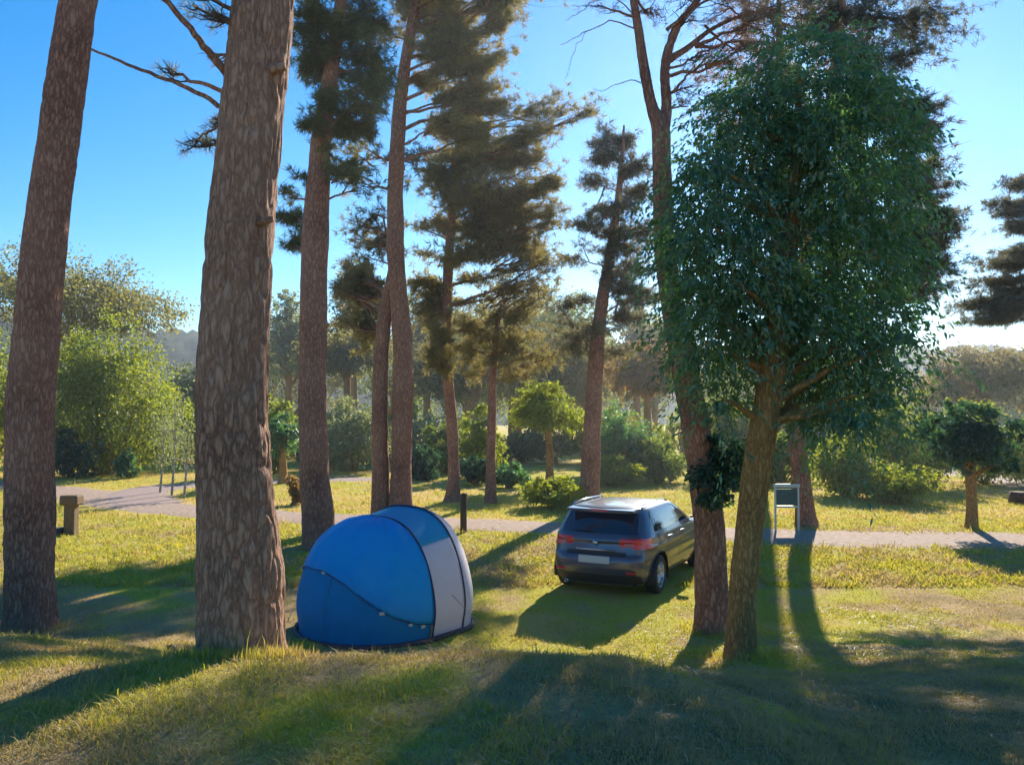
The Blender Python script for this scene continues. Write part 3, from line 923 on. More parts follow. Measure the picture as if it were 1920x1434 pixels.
def bush(name, label, cat, px, top, bot, hw, d, mat, n, seed, leaf=None, group=None, stem=None, nl=9, shape=0.0, stemw=14, bark=None):
    """leafy shrub or tree; px, top, bot, hw in photograph pixels, crown down to 'stem' (pixel row) when it has a visible trunk"""
    rng = np.random.default_rng(seed)
    base = P(px, bot, d)
    base[2] = H(base[0], base[1])
    root = thing(name, label, cat, base, group=group)
    zt = P(px, top, d)[2]
    zb = base[2] + 0.02 if stem is None else P(px, stem, d)[2]
    W_ = hw * d / F
    hgt = zt - zb
    lobes = []
    for k in range(nl):
        t = (k + 0.5) / nl
        t = min(1, max(0, t + rng.uniform(-.08, .08)))
        wid = W_ * (0.55 + 0.45 * math.sin(math.pi * min(1, t * (1.0 - 0.25 * shape) + 0.15)))
        rz = hgt * rng.uniform(0.16, 0.27)
        r = wid * rng.uniform(0.30, 0.60)
        an = rng.uniform(0, 2 * math.pi)
        off = (wid - 0.75 * r) * rng.uniform(0.5, 1.12)
        z = zb + rz * 0.8 + t * max(0.01, hgt - 1.8 * rz)
        lobes.append((np.array([base[0] + off * math.cos(an), base[1] + off * math.sin(an), z]), r, r, rz))
    L = leaf or max(0.05, 6.0 * d / F)
    v, f, va = lobes_fill(lobes, n, L, L * 0.6, rng, 0.45)
    keep = v[:, 2].reshape(-1, 4).min(1) > base[2]
    # drop leaves that would lie under the turf
    nn = len(keep)
    q = np.concatenate([keep, keep])
    build('crown', v, f[q], mat, root, attrs={'var': va})
    tb = Tubes()
    bk = bark or M['bark_brown']
    if stem is not None:
        r0 = stemw * d / F / 2
        c = spline([(*base, r0 * 1.2), (base[0] + .02, base[1], (base[2] + zb) / 2, r0), (base[0] - .02, base[1], zb + 0.1 * hgt, r0 * .8), (base[0], base[1], zb + 0.7 * hgt, r0 * .25)], 30)
        c[0, 2] -= 0.05
        vv, ff = tube_mesh(c[:, :3], c[:, 3], 14, 0.08, seed, 0.004, 0.2)
        build('trunk', vv, ff, bk, root, smooth=True)
        for lb in lobes:
            a = c[int(rng.uniform(.55, .9) * 29)]
            cc = limb(a[:3], lb[0], 0.05, rng, 7)
            tb.add(cc, np.linspace(a[3] * .6, 0.008, 7), 5)
    else:
        for lb in lobes:
            a = base + np.array([rng.uniform(-.15, .15) * W_, rng.uniform(-.15, .15) * W_, -0.03])
            cc = limb(a, lb[0], 0.1, rng, 7)
            tb.add(cc, np.linspace(0.02 + 0.01 * hgt, 0.008, 7), 5)
    tag(tb.build('stems' if stem is None else 'branches', bk, root), kind='stuff')
    return root


# the dark leafy tree right of the car
rng = np.random.default_rng(200)
bB = G(1387, 1236); DB = bB[1]
rootB = thing('leafy_tree', 'dense dark green leafy tree on a slim brown trunk, right of the car', 'tree', bB)
rowsB = [(bB[0], bB[1], bB[2] - .06, 0.165)] + px_rows([(1391, 1150, 49), (1398, 1050, 51), (1409, 950, 52), (1424, 850, 52), (1440, 750, 51), (1454, 660, 49), (1468, 560, 42), (1482, 440, 32), (1492, 300, 20), (1500, 150, 8)], DB)
cB = trunk(rootB, rowsB, M['bark_brown'], 60, 200, 0.07, 0.008, 0.22, 201)
LOB = [(1500, 190, 185, 120), (1420, 340, 150, 130), (1590, 330, 150, 140), (1490, 470, 200, 150), (1355, 520, 100, 130), (1620, 500, 95, 115), (1570, 690, 120, 110), (1545, 790, 62, 50), (1345, 660, 62, 70),
       (1640, 670, 62, 76), (1510, 110, 120, 55), (1330, 420, 80, 90), (1400, 230, 90, 80), (1585, 200, 90, 78), (1290, 480, 50, 80), (1665, 600, 56, 56), (1480, 640, 130, 80), (1420, 590, 110, 90), (1640, 370, 74, 66), (1320, 590, 70, 60), (1672, 450, 48, 40), (1660, 730, 46, 36), (1600, 760, 70, 60), (1290, 350, 40, 50), (1272, 430, 42, 75), (1285, 560, 40, 60), (1330, 300, 60, 50), (1680, 650, 40, 46), (1500, 560, 160, 100), (1560, 250, 120, 90), (1560, 620, 120, 80), (1305, 630, 52, 80), (1352, 745, 48, 60)]
lob = []
tb = Tubes()
for px, py, rx, ry in LOB:
    dd = rng.uniform(-0.75, 0.75) * (0.6 if rx > 130 else 1)
    k = DB / F
    c_ = P(px, py, DB + dd)
    lob.append((c_, rx * k * .92, max(rx, 90) * k * 0.85, ry * k * .92))
    i = attach(cB, c_, 0.5)
    i = max(i, int(len(cB) * 0.45))
    cc = limb(cB[i, :3], c_, 0.1, rng, 8)
    v, f = tube_mesh(cc, np.linspace(min(cB[i, 3] * .6, .05), 0.008, 8), 7)
    build('branch', v, f, M['bark_brown'], rootB, smooth=True)
v0, f0, va0 = lobes_fill([(c_, rx * .8, ry * .8, rz * .8) for c_, rx, ry, rz in lob], 20000, 0.072, 0.030, rng, 0.38, 0.75, 0.45)


def sprays(lobes, n, per, L, W, rng):
    """leafy shoots that leave the crown outwards and hang over"""
    wgt = np.array([l[1] * l[3] for l in lobes]); wgt /= wgt.sum()
    k = rng.choice(len(lobes), n, p=wgt)
    ctr = np.array([l[0] for l in lobes])[k]; R3 = np.array([l[1:] for l in lobes])[k]
    q = unit(rng.normal(size=(n, 3))) * rng.uniform(0.6, 1.0, (n, 1))
    st = ctr + q * R3
    ln = rng.uniform(0.2, 0.7, (n, 1))
    out = unit(unit(q) * np.array([1, 1, .5]) + 0.35 * rng.normal(size=(n, 3)) + np.array([0, 0, .10]))
    t = (np.arange(per) + 0.5)[None, :, None] / per
    p = st[:, None] + out[:, None] * (ln[:, None] * t) + np.array([0, 0, -1.0]) * (0.62 * ln[:, None] * t ** 2)
    tang = unit(out[:, None] + np.array([0, 0, -1.24]) * t)
    p = p + rng.normal(size=p.shape) * 0.016
    v_, f_, va_ = leaves(p.reshape(-1, 3), tang.reshape(-1, 3), L, W, rng, 0.15)
    sv = np.repeat(np.clip(rng.normal(0.48, 0.2, n), 0, 1), per * 4)
    return v_, f_, np.clip(0.6 * sv + 0.4 * va_, 0, 1)


v1, f1, va1 = sprays(lob, 2300, 22, 0.074, 0.026, rng)
build('crown', np.concatenate([v0, v1]), np.concatenate([f0, f1 + len(v0)]), M['leaf_dark'], rootB, attrs={'var': np.concatenate([va0, va1])})

# ivy on the forked trunk
pI = P(1345, 895, DA - .25)
ivy = thing('ivy', 'dark green ivy clump hugging the forked pine trunk above the car bonnet', 'ivy', (pI[0], pI[1], pI[2] - .35))
lob = [(P(px, py, DA + dd), rx * DA / F, rx * DA / F * .8, ry * DA / F) for px, py, rx, ry, dd in ((1340, 900, 40, 36, -.2), (1370, 870, 36, 30, -.1), (1330, 930, 28, 24, -.22), (1352, 840, 30, 30, -.1), (1390, 850, 24, 24, 0), (1310, 890, 20, 26, -.1))]
v, f, va = lobes_fill(lob, 2600, 0.075, 0.05, rng, 0.5, 0.5, 0.3)
build('leaves', v, f, M['leaf_teal'], ivy, attrs={'var': va})
tb = Tubes()
for l in lob:
    tb.add(limb(P(1318, 960, DA - .2), l[0], 0.02, rng, 7), np.linspace(.012, .004, 7), 5)
tb.build('stems', M['bark_brown'], ivy)

# lone small tree on the right with a clipped flat crown
bush('small_tree', 'small round-headed dark green tree with straight trunk, beyond the gravel track at right', 'tree', 1822, 738, 984, 98, 20.6, M['leaf_teal'], 7000, 301, leaf=0.13, stem=885, nl=14, stemw=18)

GB = 'shrubs and trees along the far edge of the meadow'
BG = [
    ('broadleaf_tree', 'big bright yellow-green tree behind the leaning left trunk', 'tree', 200, 575, 878, 125, 40, 'leaf_bright', 13000, None),
    ('broadleaf_tree', 'taller olive green tree rising behind the bright tree at left', 'tree', 130, 462, 860, 165, 54, 'leaf_olive', 9000, 640),
    ('broadleaf_tree', 'bright tree cut off by the left edge', 'tree', -40, 590, 880, 85, 38, 'leaf_bright', 5000, None),
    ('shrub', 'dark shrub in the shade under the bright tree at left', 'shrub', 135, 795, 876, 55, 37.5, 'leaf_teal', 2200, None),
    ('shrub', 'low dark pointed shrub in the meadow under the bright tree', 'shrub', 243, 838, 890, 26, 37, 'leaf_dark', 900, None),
    ('broadleaf_tree', 'hazy grey-green tree between bright tree and thickest trunk', 'tree', 345, 668, 868, 58, 58, 'leaf_grey', 4500, None),
    ('shrub', 'yellow-green shrub between the thickest trunk and the next one', 'shrub', 520, 725, 880, 40, 40, 'leaf_bright', 2200, None),
    ('shrub', 'dark shrub between the thickest trunk and the next one', 'shrub', 530, 775, 900, 38, 34, 'leaf_dark', 1500, 850),
    ('shrub', 'reddish dry shrub in the meadow left of the tent', 'shrub', 548, 885, 950, 22, 26, 'leaf_orange', 900, None),
    ('broadleaf_tree', 'pale olive tree between the tent trunks, far back', 'tree', 650, 610, 868, 95, 60, 'leaf_olive', 6500, 700),
    ('shrub', 'wide grey-green shrub between the single trunk and the twin trunks', 'shrub', 652, 735, 886, 78, 42, 'leaf_grey', 4500, None),
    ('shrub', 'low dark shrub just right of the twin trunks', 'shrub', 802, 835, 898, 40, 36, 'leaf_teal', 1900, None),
    ('shrub', 'light green shrub behind the slender pine', 'shrub', 835, 780, 896, 48, 40, 'leaf_mid', 2600, None),
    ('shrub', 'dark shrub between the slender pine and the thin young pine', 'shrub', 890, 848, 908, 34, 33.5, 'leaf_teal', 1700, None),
    ('shrub', 'tall yellow-topped shrub behind the thin young pine', 'shrub', 893, 748, 898, 40, 37, 'leaf_bright', 2600, None),
    ('shrub', 'low dark shrub just right of the thin young pine', 'shrub', 955, 862, 914, 36, 32, 'leaf_dark', 1600, None),
    ('broadleaf_tree', 'brownish olive tree behind the slender and thin pines', 'tree', 890, 575, 870, 130, 62, 'leaf_olive', 9000, 760),
    ('broadleaf_tree', 'olive tree behind the pine at the car roof', 'tree', 1060, 600, 872, 110, 58, 'leaf_olive', 8000, 760),
    ('small_tree', 'small yellow-fringed tree with dark heart left of the car roof', 'tree', 1030, 708, 918, 66, 33, 'leaf_bright', 4600, 815),
    ('shrub', 'low bright yellow shrub left of the car', 'shrub', 1040, 890, 960, 62, 25, 'leaf_bright', 3600, None),
    ('shrub', 'dark green shrub behind the pine at the car roof', 'shrub', 1165, 752, 905, 52, 35, 'leaf_dark', 2600, None),
    ('shrub', 'yellow-green shrub above the car roof', 'shrub', 1150, 850, 915, 55, 33, 'leaf_bright', 2600, None),
    ('shrub', 'mid green shrub above the car roof, left of the forked pine', 'shrub', 1235, 810, 905, 62, 35, 'leaf_mid', 3200, None),
    ('broadleaf_tree', 'orange-brown tree left of the forked pine', 'tree', 1215, 628, 880, 72, 46, 'leaf_orange', 5000, 745),
    ('shrub', 'pale green shrub between the forked pine and the dark leafy tree', 'shrub', 1370, 715, 905, 72, 38, 'leaf_mid', 4200, None),
    ('shrub', 'leafy hedge shrub behind the white notice board', 'shrub', 1470, 800, 912, 70, 35, 'leaf_mid', 3000, None),
    ('shrub', 'bright sunlit shrub right of the tall conifer trunk', 'shrub', 1590, 800, 932, 72, 29, 'leaf_bright', 4200, None),
    ('shrub', 'tall light green shrub left of the small round-headed tree', 'shrub', 1690, 715, 925, 80, 32, 'leaf_mid', 5200, None),
    ('shrub', 'low yellow-green shrub at the foot of the tall light green shrub', 'shrub', 1690, 865, 945, 85, 27, 'leaf_bright', 3600, None),
    ('broadleaf_tree', 'brown-leaved wide tree beyond the small round-headed tree', 'tree', 1850, 640, 880, 135, 52, 'leaf_brown', 8000, 760),
    ('shrub', 'yellow shrub peeping over the small round-headed tree', 'shrub', 1830, 728, 900, 95, 34, 'leaf_bright', 3600, None),
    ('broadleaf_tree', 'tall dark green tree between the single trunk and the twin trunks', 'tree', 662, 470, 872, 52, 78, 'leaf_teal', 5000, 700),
    ('broadleaf_tree', 'grey-green tree top between the thickest trunk and the single trunk', 'tree', 540, 530, 872, 44, 82, 'leaf_grey', 3600, 720),
    ('broadleaf_tree', 'olive tree crown close to the right of the twin trunks', 'tree', 800, 530, 872, 60, 80, 'leaf_olive', 4800, 740),
    ('broadleaf_tree', 'high olive tree crown above the thin young pine', 'tree', 960, 505, 872, 95, 84, 'leaf_olive', 6500, 740),
    ('broadleaf_tree', 'high grey-green tree crown left of the reddish pine', 'tree', 1065, 530, 872, 85, 79, 'leaf_mid', 6000, 740),
    ('broadleaf_tree', 'high olive tree crown right of the reddish pine', 'tree', 1195, 560, 872, 70, 81, 'leaf_olive', 5000, 740),
    ('broadleaf_tree', 'green tree far behind the dark leafy tree', 'tree', 1560, 640, 880, 130, 55, 'leaf_mid', 6000, None),
    ('broadleaf_tree', 'hazy tree behind the shrubs near the forked pine', 'tree', 1370, 640, 878, 90, 60, 'leaf_grey', 4500, None),
    ('shrub', 'pale shrub behind the gravel track at far right', 'shrub', 1960, 780, 900, 80, 33, 'leaf_mid', 3000, None),
]
for i, (nm, lab, cat, px, top, bot, hw, d, mt, n, st) in enumerate(BG):
    bush(nm, lab, cat, px, top, bot, hw * 1.15, d, M[mt], int(n * 2.2), 400 + i, group=GB, stem=st, nl=13 if nm == 'shrub' else 20, shape=0.3, stemw=14)

rr = np.random.default_rng(640)
WORD = {'leaf_mid': 'mid green', 'leaf_grey': 'grey-green', 'leaf_olive': 'olive', 'leaf_bright': 'bright yellow-green', 'leaf_teal': 'dark green'}
SLOTS = ((40, 'at the left edge'), (410, 'left of the thickest trunk'), (600, 'right of the thickest trunk'), (715, 'left of the twin trunks'), (850, 'right of the twin trunks'), (930, 'by the thin young pine'), (1030, 'left of the car'), (1120, 'behind the reddish pine'), (1290, 'above the car roof'), (1400, 'by the forked pine'), (1510, 'by the dark tree trunk'), (1640, 'right of the tall conifer trunk'), (1760, 'left of the round-headed tree'), (1925, 'behind the round-headed tree'), (9999, 'past the right edge'))
seen = {}


def far_label(kind, noun, px, hgt):
    size = 'low' if hgt < 0.4 else 'taller'
    lab = '%s %s %s in the far row, %s' % (size, WORD[kind], noun, next(w for b, w in SLOTS if px < b))
    seen[lab] = seen.get(lab, 0) + 1
    return lab if seen[lab] == 1 else lab + ', next one along'


kinds = ['leaf_mid', 'leaf_grey', 'leaf_bright', 'leaf_mid', 'leaf_bright', 'leaf_olive']
for k in range(34):
    px = -130 + k * 68 + rr.uniform(-20, 20)
    u_ = rr.uniform(); kd = kinds[rr.integers(6)]
    bush('shrub', far_label(kd, 'shrub', px, u_), 'shrub', px, 800 - 75 * u_, 863, rr.uniform(60, 85), rr.uniform(47, 56), M[kd], 3600, 700 + k,
         group='row of shrubs closing the far side of the meadow', nl=9)
kinds = ['leaf_olive', 'leaf_mid', 'leaf_grey', 'leaf_mid', 'leaf_grey']
for k in range(19):
    px = -150 + k * 125 + rr.uniform(-30, 30)
    if 240 < px < 420: continue
    top = rr.uniform(500, 590) if 450 < px < 1300 else rr.uniform(640, 700)
    kd = kinds[rr.integers(5)]
    bush('broadleaf_tree', far_label(kd, 'tree', px, 1.0), 'tree', px, top, 852, rr.uniform(75, 115), rr.uniform(90, 104), M[kd], 5200, 740 + k,
         group='row of trees behind the meadow edge', nl=15, stem=rr.uniform(804, 818), stemw=12)

# pale saplings by the path at left
for i, (px, top, bot) in enumerate(((300, 800, 932), (322, 760, 926), (345, 790, 938))):
    rr = np.random.default_rng(500 + i)
    d = 30.0 - i
    b = P(px, bot, d); b[2] = 0
    r = thing('sapling', ['left pale sapling of three beside the tarmac path', 'middle and tallest pale sapling beside the tarmac path', 'pale sapling beside the tarmac path, nearest the thickest trunk'][i], 'sapling', b, group='saplings beside the path')
    tp = P(px + 6, top, d)
    c = spline([(*b, .05), (*((b + tp) / 2 + [.05, 0, 0]), .035), (*tp, .01)], 24); c[0, 2] -= .04
    v, f = tube_mesh(c[:, :3], c[:, 3], 8, .05, i)
    build('trunk', v, f, M['bark_pale'], r, smooth=True)
    tb = Tubes(); pos = []; dr = []
    for k in range(16):
        a = c[int(rr.uniform(.3, .98) * 23), :3]
        e = a + np.array([rr.normal() * .45, rr.normal() * .45, rr.uniform(.2, .8)])
        cc = limb(a, e, .05, rr, 6); tb.add(cc, np.linspace(.012, .004, 6), 4)
        q = cc[rr.integers(2, 6, 34)] + rr.normal(size=(34, 3)) * .12
        pos.append(q); dr.append(unit(rr.normal(size=(34, 3))))
    tag(tb.build('branches', M['bark_pale'], r), kind='stuff')
    v, f, va = leaves(np.concatenate(pos), np.concatenate(dr), .10, .06, rr)
    build('crown', v, f, M['leaf_grey'], r, attrs={'var': va})

#@@OBJECTS@@
# ------------------------------------------------------------------ tent
M['fly'] = principled('tent_fly_blue', (0.006, 0.46, 0.90), 0.42, noise=(0.008, 0.52, 0.93), bump=0.12, scale=5, spec=0.4)
M['door'] = principled('tent_door_blue', (0.005, 0.33, 0.66), 0.6, noise=(0.007, 0.38, 0.74), bump=0.25, scale=7, spec=0.3)
M['teal'] = principled('tent_light_blue', (0.05, 0.48, 0.75), 0.5, noise=(0.06, 0.52, 0.80), bump=0.1, scale=6)
M['pale'] = principled('tent_pale_grey', (0.86, 0.80, 0.84), 0.6, noise=(0.90, 0.85, 0.88), bump=0.1, scale=6)
M['tent_dark'] = principled('tent_trim', (0.012, 0.025, 0.07), 0.6)
M['white'] = principled('white_trim', (0.42, 0.47, 0.44), 0.5)
M['sheet'] = principled('groundsheet', (0.07, 0.05, 0.06), 0.7)


def fabric(mat):
    """thin cloth lets some light through"""
    nt = mat.node_tree
    b = next(n for n in nt.nodes if n.type == 'BSDF_PRINCIPLED')
    out = next(n for n in nt.nodes if n.type == 'OUTPUT_MATERIAL')
    t = nt.nodes.new('ShaderNodeBsdfTranslucent')
    src = b.inputs['Base Color'].links[0].from_socket
    nt.links.new(src, t.inputs[0])
    ms = nt.nodes.new('ShaderNodeMixShader')
    ms.inputs[0].default_value = 0.55
    nt.links.new(b.outputs[0], ms.inputs[1]); nt.links.new(t.outputs[0], ms.inputs[2])
    nt.links.new(ms.outputs[0], out.inputs[0])


for k in ('fly', 'door', 'teal', 'pale'): fabric(M[k])

TC = np.array([-1.86, 11.0])
tent = thing('tent', 'blue dome tent with darker door panel and pale grey side panel, pitched on the grass', 'tent', (TC[0], TC[1], float(H(TC[0], TC[1]))), rz=-math.radians(40))
# local frame: -Y is the tent's front, X runs along the hoops
HT = 1.47


def dome(al, ep, R=1.12, h=HT, grow=0.0):
    """al: 0 = front, negative = viewer's right; ep: elevation 0..pi/2"""
    rho = np.cos(ep) ** 0.72 * (1 - 0.07 * np.exp(-(np.sin(ep) / 0.16) ** 2))
    z = h * np.sin(ep) ** 0.92
    sag = 1 - 0.018 * np.sin(ep * 2) * (0.5 - 0.5 * np.cos(al * 4))
    r = (R + grow) * rho * sag
    return np.stack([-np.sin(al) * r, -np.cos(al) * r, z + grow * np.sin(ep)], -1)


def grid(name, V, mat, parent, smooth=True, thick=0.0):
    n, m = V.shape[:2]
    ii = np.arange(n * m).reshape(n, m)
    f = np.stack([ii[:-1, :-1], ii[:-1, 1:], ii[1:, 1:], ii[1:, :-1]], -1).reshape(-1, 4)
    o = obj(name, make_mesh(name, V, f, smooth), mat, parent)
    if thick:
        md = o.modifiers.new('thickness', 'SOLIDIFY'); md.thickness = thick; md.offset = 0
    return o


def ep_of_z(z): return np.arcsin(np.clip((z / HT), 0, 1) ** (1 / 0.92))


hp = math.pi / 2
al = np.linspace(-hp, hp, 97)
edge_z = np.interp(np.degrees(al), [-90, -75, -60, -45, -28, -8, 20, 50, 75, 90], [0.22, 0.27, 0.38, 0.55, 0.76, 0.90, 0.90, 0.78, 0.62, 0.54])
e0 = ep_of_z(edge_z)
tt = np.linspace(0, 1, 40)
EP = e0[None, :] + (hp * 0.999 - e0[None, :]) * tt[:, None]
AL = np.repeat(al[None, :], 40, 0)
wr = 0.022 * (vnoise(AL * 7, EP * 3, 61) - .5) + 0.008 * np.sin(AL * 13 + EP * 5) + 0.012 * (vnoise(AL * 18, EP * 6, 63) - .5)
fl = dome(AL, EP, grow=0.035)
fl += (wr[..., None]) * unit(fl)
grid('flysheet', fl, M['fly'], tent, thick=0.006)
EPl = np.linspace(0, 1, 26)[:, None] * (e0[None, :] + 0.12)
for a0, a1 in ((0, 42), (41, 97)):
    AL2 = np.repeat(al[None, a0:a1], 26, 0)
    q = dome(AL2, EPl[:, a0:a1])
    q *= (1 + 0.02 * (vnoise(AL2 * 5, EPl[:, a0:a1] * 5, 62) - .5))[..., None]
    grid('door_panel', q, M['door'], tent, thick=0.004)
# hem of the flysheet, zip, tabs
g_ = Geo(); g_.tube([Vector(v) for v in dome(al, e0, grow=0.038)], 0.007, 6); g_.obj('hem', M['tent_dark'], tent, True)
az = al[41]
g_ = Geo(); g_.tube([Vector(v) for v in dome(np.full(14, az), np.linspace(0.01, e0[41], 14), grow=0.008)], 0.006, 6); g_.obj('zip', M['teal'], tent, True)
for a_, s in ((-8, 1.), (-52, 1.2), (-72, 1.0), (-80, 1.1), (30, .8)):
    i = int(np.argmin(abs(np.degrees(al) - a_)))
    p = dome(al[i:i + 1], e0[i:i + 1] - .02, grow=0.05)[0]
    g_ = Geo(); g_.box(p, (0.055 * s, 0.02, 0.035 * s), rot=(0, 0, -al[i]), bev=0.006); g_.obj('guy_tab', M['white'], tent)
# rear band between the two hoops, its pale side panels, and the rear end
BL = 0.56
ph = np.linspace(0, math.pi, 81)


def hoop(phi, y, h=HT, R=1.12, grow=0.0):
    ep = np.where(phi < hp, phi, math.pi - phi)
    sgn = np.where(phi < hp, 1.0, -1.0)
    rho = np.cos(ep) ** 0.72 * (1 - 0.07 * np.exp(-(np.sin(ep) / 0.16) ** 2))
    return np.stack([sgn * rho * (R + grow), y + 0 * phi, h * np.sin(ep) ** 0.92 + grow * np.sin(ep)], -1)


def band(name, p0, p1, mat, y0=0.0, y1=BL, grow=0.03):
    pp = np.linspace(p0, p1, 30)
    V = np.stack([hoop(pp, y, HT * (1 + 0.085 * (y / BL) * (1 - 0.25 * (y / BL)) - 0.008 * math.sin(math.pi * y / BL)), 1.12 + .015 * y / BL - 0.02 * math.sin(math.pi * y / BL), grow) for y in np.linspace(y0, y1, 12)])
    return grid(name, V, mat, tent, thick=0.006)


band('roof_panel', math.radians(50), math.radians(130), M['teal'])
band('side_panel', 0.0, math.radians(50), M['pale'])
band('side_panel', math.radians(130), math.pi, M['pale'])
EPr = np.repeat(np.linspace(0.0, hp * .999, 36)[:, None], 61, 1)
ALr = np.repeat(np.linspace(hp, 3 * hp, 61)[None, :], 36, 0)
vr = dome(ALr, EPr, R=1.13, h=HT * 1.062, grow=0.02); vr[..., 1] = vr[..., 1] * 0.62 + BL
grid('rear_panel', vr, M['pale'], tent, thick=0.006)
for y, h, r in ((0.0, HT, 0.012), (BL, HT * 1.064, 0.013)):
    g_ = Geo(); g_.tube([Vector(v) for v in hoop(ph, y, h, 1.125, 0.045)], r, 8); g_.obj('pole_sleeve', M['tent_dark'], tent, True)
g_ = Geo()
ring = [Vector((1.10 * math.cos(a), (0.62 * 1.1 * math.sin(a) + BL) if math.sin(a) > 0 else 1.09 * math.sin(a), 0.03)) for a in np.linspace(0, 2 * math.pi, 64)]
g_.tube(ring, 0.035, 8); g_.obj('groundsheet_edge', M['sheet'], tent, True)
for (x0, y0, z0), (x1, y1) in (((-1.06, -.45, .55), (-1.17, -.62)), ((1.14, .3, .55), (1.55, .62))):
    g_ = Geo(); g_.tube([(x0, y0, z0), (x1, y1, 0.04)], 0.004, 5); g_.obj('guy_line', M['white'] if x0 < 0 else M['tent_dark'], tent)
    g_ = Geo(); g_.tube([(x1, y1, -.05), (x1 * 1.01, y1 * 1.01, 0.06)], 0.006, 6); g_.obj('peg', M['tent_dark'], tent)

# ------------------------------------------------------------------ car
M['paint'] = principled('grey_car_paint', (0.088, 0.092, 0.125), 0.32, metal=0.5, coat=0.9)
M['tint'] = principled('dark_car_glass', (0.006, 0.010, 0.028), 0.04, spec=0.9, coat=0.4)
M['red'] = principled('tail_lamp_red', (0.65, 0.010, 0.022), 0.15, coat=0.8)
M['redpale'] = principled('tail_lamp_clear', (0.5, 0.16, 0.18), 0.15, coat=0.8)
M['plastic'] = principled('black_plastic', (0.015, 0.015, 0.018), 0.5)
M['rubber'] = principled('tyre_rubber', (0.018, 0.018, 0.018), 0.85)
M['alloy'] = principled('alloy_rim', (0.45, 0.46, 0.5), 0.3, metal=0.9)
M['plate'] = principled('number_plate', (0.55, 0.55, 0.50), 0.45)
M['chrome'] = principled('chrome', (0.6, 0.6, 0.62), 0.12, metal=1.0)

CTH = math.radians(27)
CAR = np.array([1.31, 12.72])
car = thing('car', 'dark grey estate car parked on the grass, seen from behind', 'car', (CAR[0], CAR[1], 0.0), rz=-CTH)
PR = np.array([  # z, rear, front, half width
    (0.19, 0.14, 4.14, 0.76), (0.25, 0.05, 4.24, 0.82), (0.36, 0.01, 4.29, 0.862), (0.48, -0.015, 4.31, 0.885), (0.60, -0.01, 4.31, 0.893), (0.70, 0.03, 4.28, 0.892),
    (0.78, 0.05, 4.2, 0.893), (0.85, 0.065, 4.05, 0.888), (0.92, 0.08, 3.72, 0.875), (0.97, 0.10, 3.34, 0.858), (1.01, 0.13, 3.20, 0.838), (1.12, 0.20, 3.00, 0.80),
    (1.26, 0.31, 2.72, 0.745), (1.36, 0.385, 2.50, 0.70), (1.40, 0.36, 2.36, 0.672), (1.44, 0.38, 2.14, 0.62), (1.465, 0.55, 1.9, 0.52), (1.478, 0.85, 1.65, 0.36), (1.482, 1.1, 1.5, 0.12)])
zl = np.concatenate([np.linspace(0.19, 1.40, 76), np.linspace(1.40, 1.482, 10)[1:]])
par = np.stack([np.interp(zl, PR[:, 0], PR[:, k]) for k in range(1, 4)], 1)
for _ in range(2):
    par[1:-1] = 0.25 * par[:-2] + 0.5 * par[1:-1] + 0.25 * par[2:]
NP = 520
phi = np.linspace(0, 2 * math.pi, 8001)
ne = 7.0
ex = np.sign(np.cos(phi)) * np.abs(np.cos(phi)) ** (2 / ne)
ey = np.sign(np.sin(phi)) * np.abs(np.sin(phi)) ** (2 / ne)
s = np.concatenate([[0], np.cumsum(np.hypot(np.diff(ex) * .88, np.diff(ey) * 2.15))])
sq = np.linspace(0, s[-1], NP + 1)[:-1]
ux = np.interp(sq, s, ex); uy = np.interp(sq, s, ey)
V = np.zeros((len(zl), NP, 3))
for i, z in enumerate(zl):
    yr, yf, hw = par[i]
    bulge = 0.10 * (ux ** 2) * (uy < 0) - 0.16 * (ux ** 2) * (uy > 0)
    taper = 1 - 0.05 * np.abs(uy) ** 3
    V[i, :, 0] = ux * hw * taper
    V[i, :, 1] = (yr + yf) / 2 + uy * (yf - yr) / 2 + bulge * np.abs(uy) ** 8
    V[i, :, 2] = z
    # crease along the shoulder and tucked lower doors
    side = np.abs(ux) > 0.9
    V[i, :, 0] += np.where(side, np.sign(ux) * (0.012 * math.exp(-((z - .80) / .035) ** 2) - 0.018 * math.exp(-((z - .52) / .10) ** 2)), 0)
    rear = (uy < -0.9) & (np.abs(ux) < 0.85)
    V[i, :, 1] += np.where(rear, 0.028 * (sstep(.66, .69, z) - sstep(.86, .90, z)) - 0.02 * math.exp(-((z - .62) / .05) ** 2) * 0, 0)
ii = np.arange(len(zl) * NP).reshape(len(zl), NP)
jj = np.roll(ii, -1, 1)
quads = np.stack([ii[:-1], jj[:-1], jj[1:], ii[1:]], -1).reshape(-1, 4)
C_ = V.reshape(-1, 3)[quads].mean(1)
UX = np.repeat(ux[None, :], len(zl) - 1, 0).ravel(); UY = np.repeat(uy[None, :], len(zl) - 1, 0).ravel()
cx, cy, cz = C_.T
yr_ = np.interp(cz, zl, par[:, 0]); yf_ = np.interp(cz, zl, par[:, 1]); hw_ = np.interp(cz, zl, par[:, 2])
isside = (np.abs(UX) > 0.93) & (cy - yr_ > 0.20) & (yf_ - cy > 0.28)
isrear = (UY < -0.85) & ~isside
isfront = (UY > 0.85) & ~isside
V[..., 2] = np.where(V[..., 2] > 1.0, 1.0 + (V[..., 2] - 1.0) * 0.91, V[..., 2])
reg = np.full(len(quads), 0)
name_of = {0: ('body', 'paint')}


def region(k, name, mat, mask):
    reg[mask & (reg == 0)] = k
    name_of[k] = (name, mat)


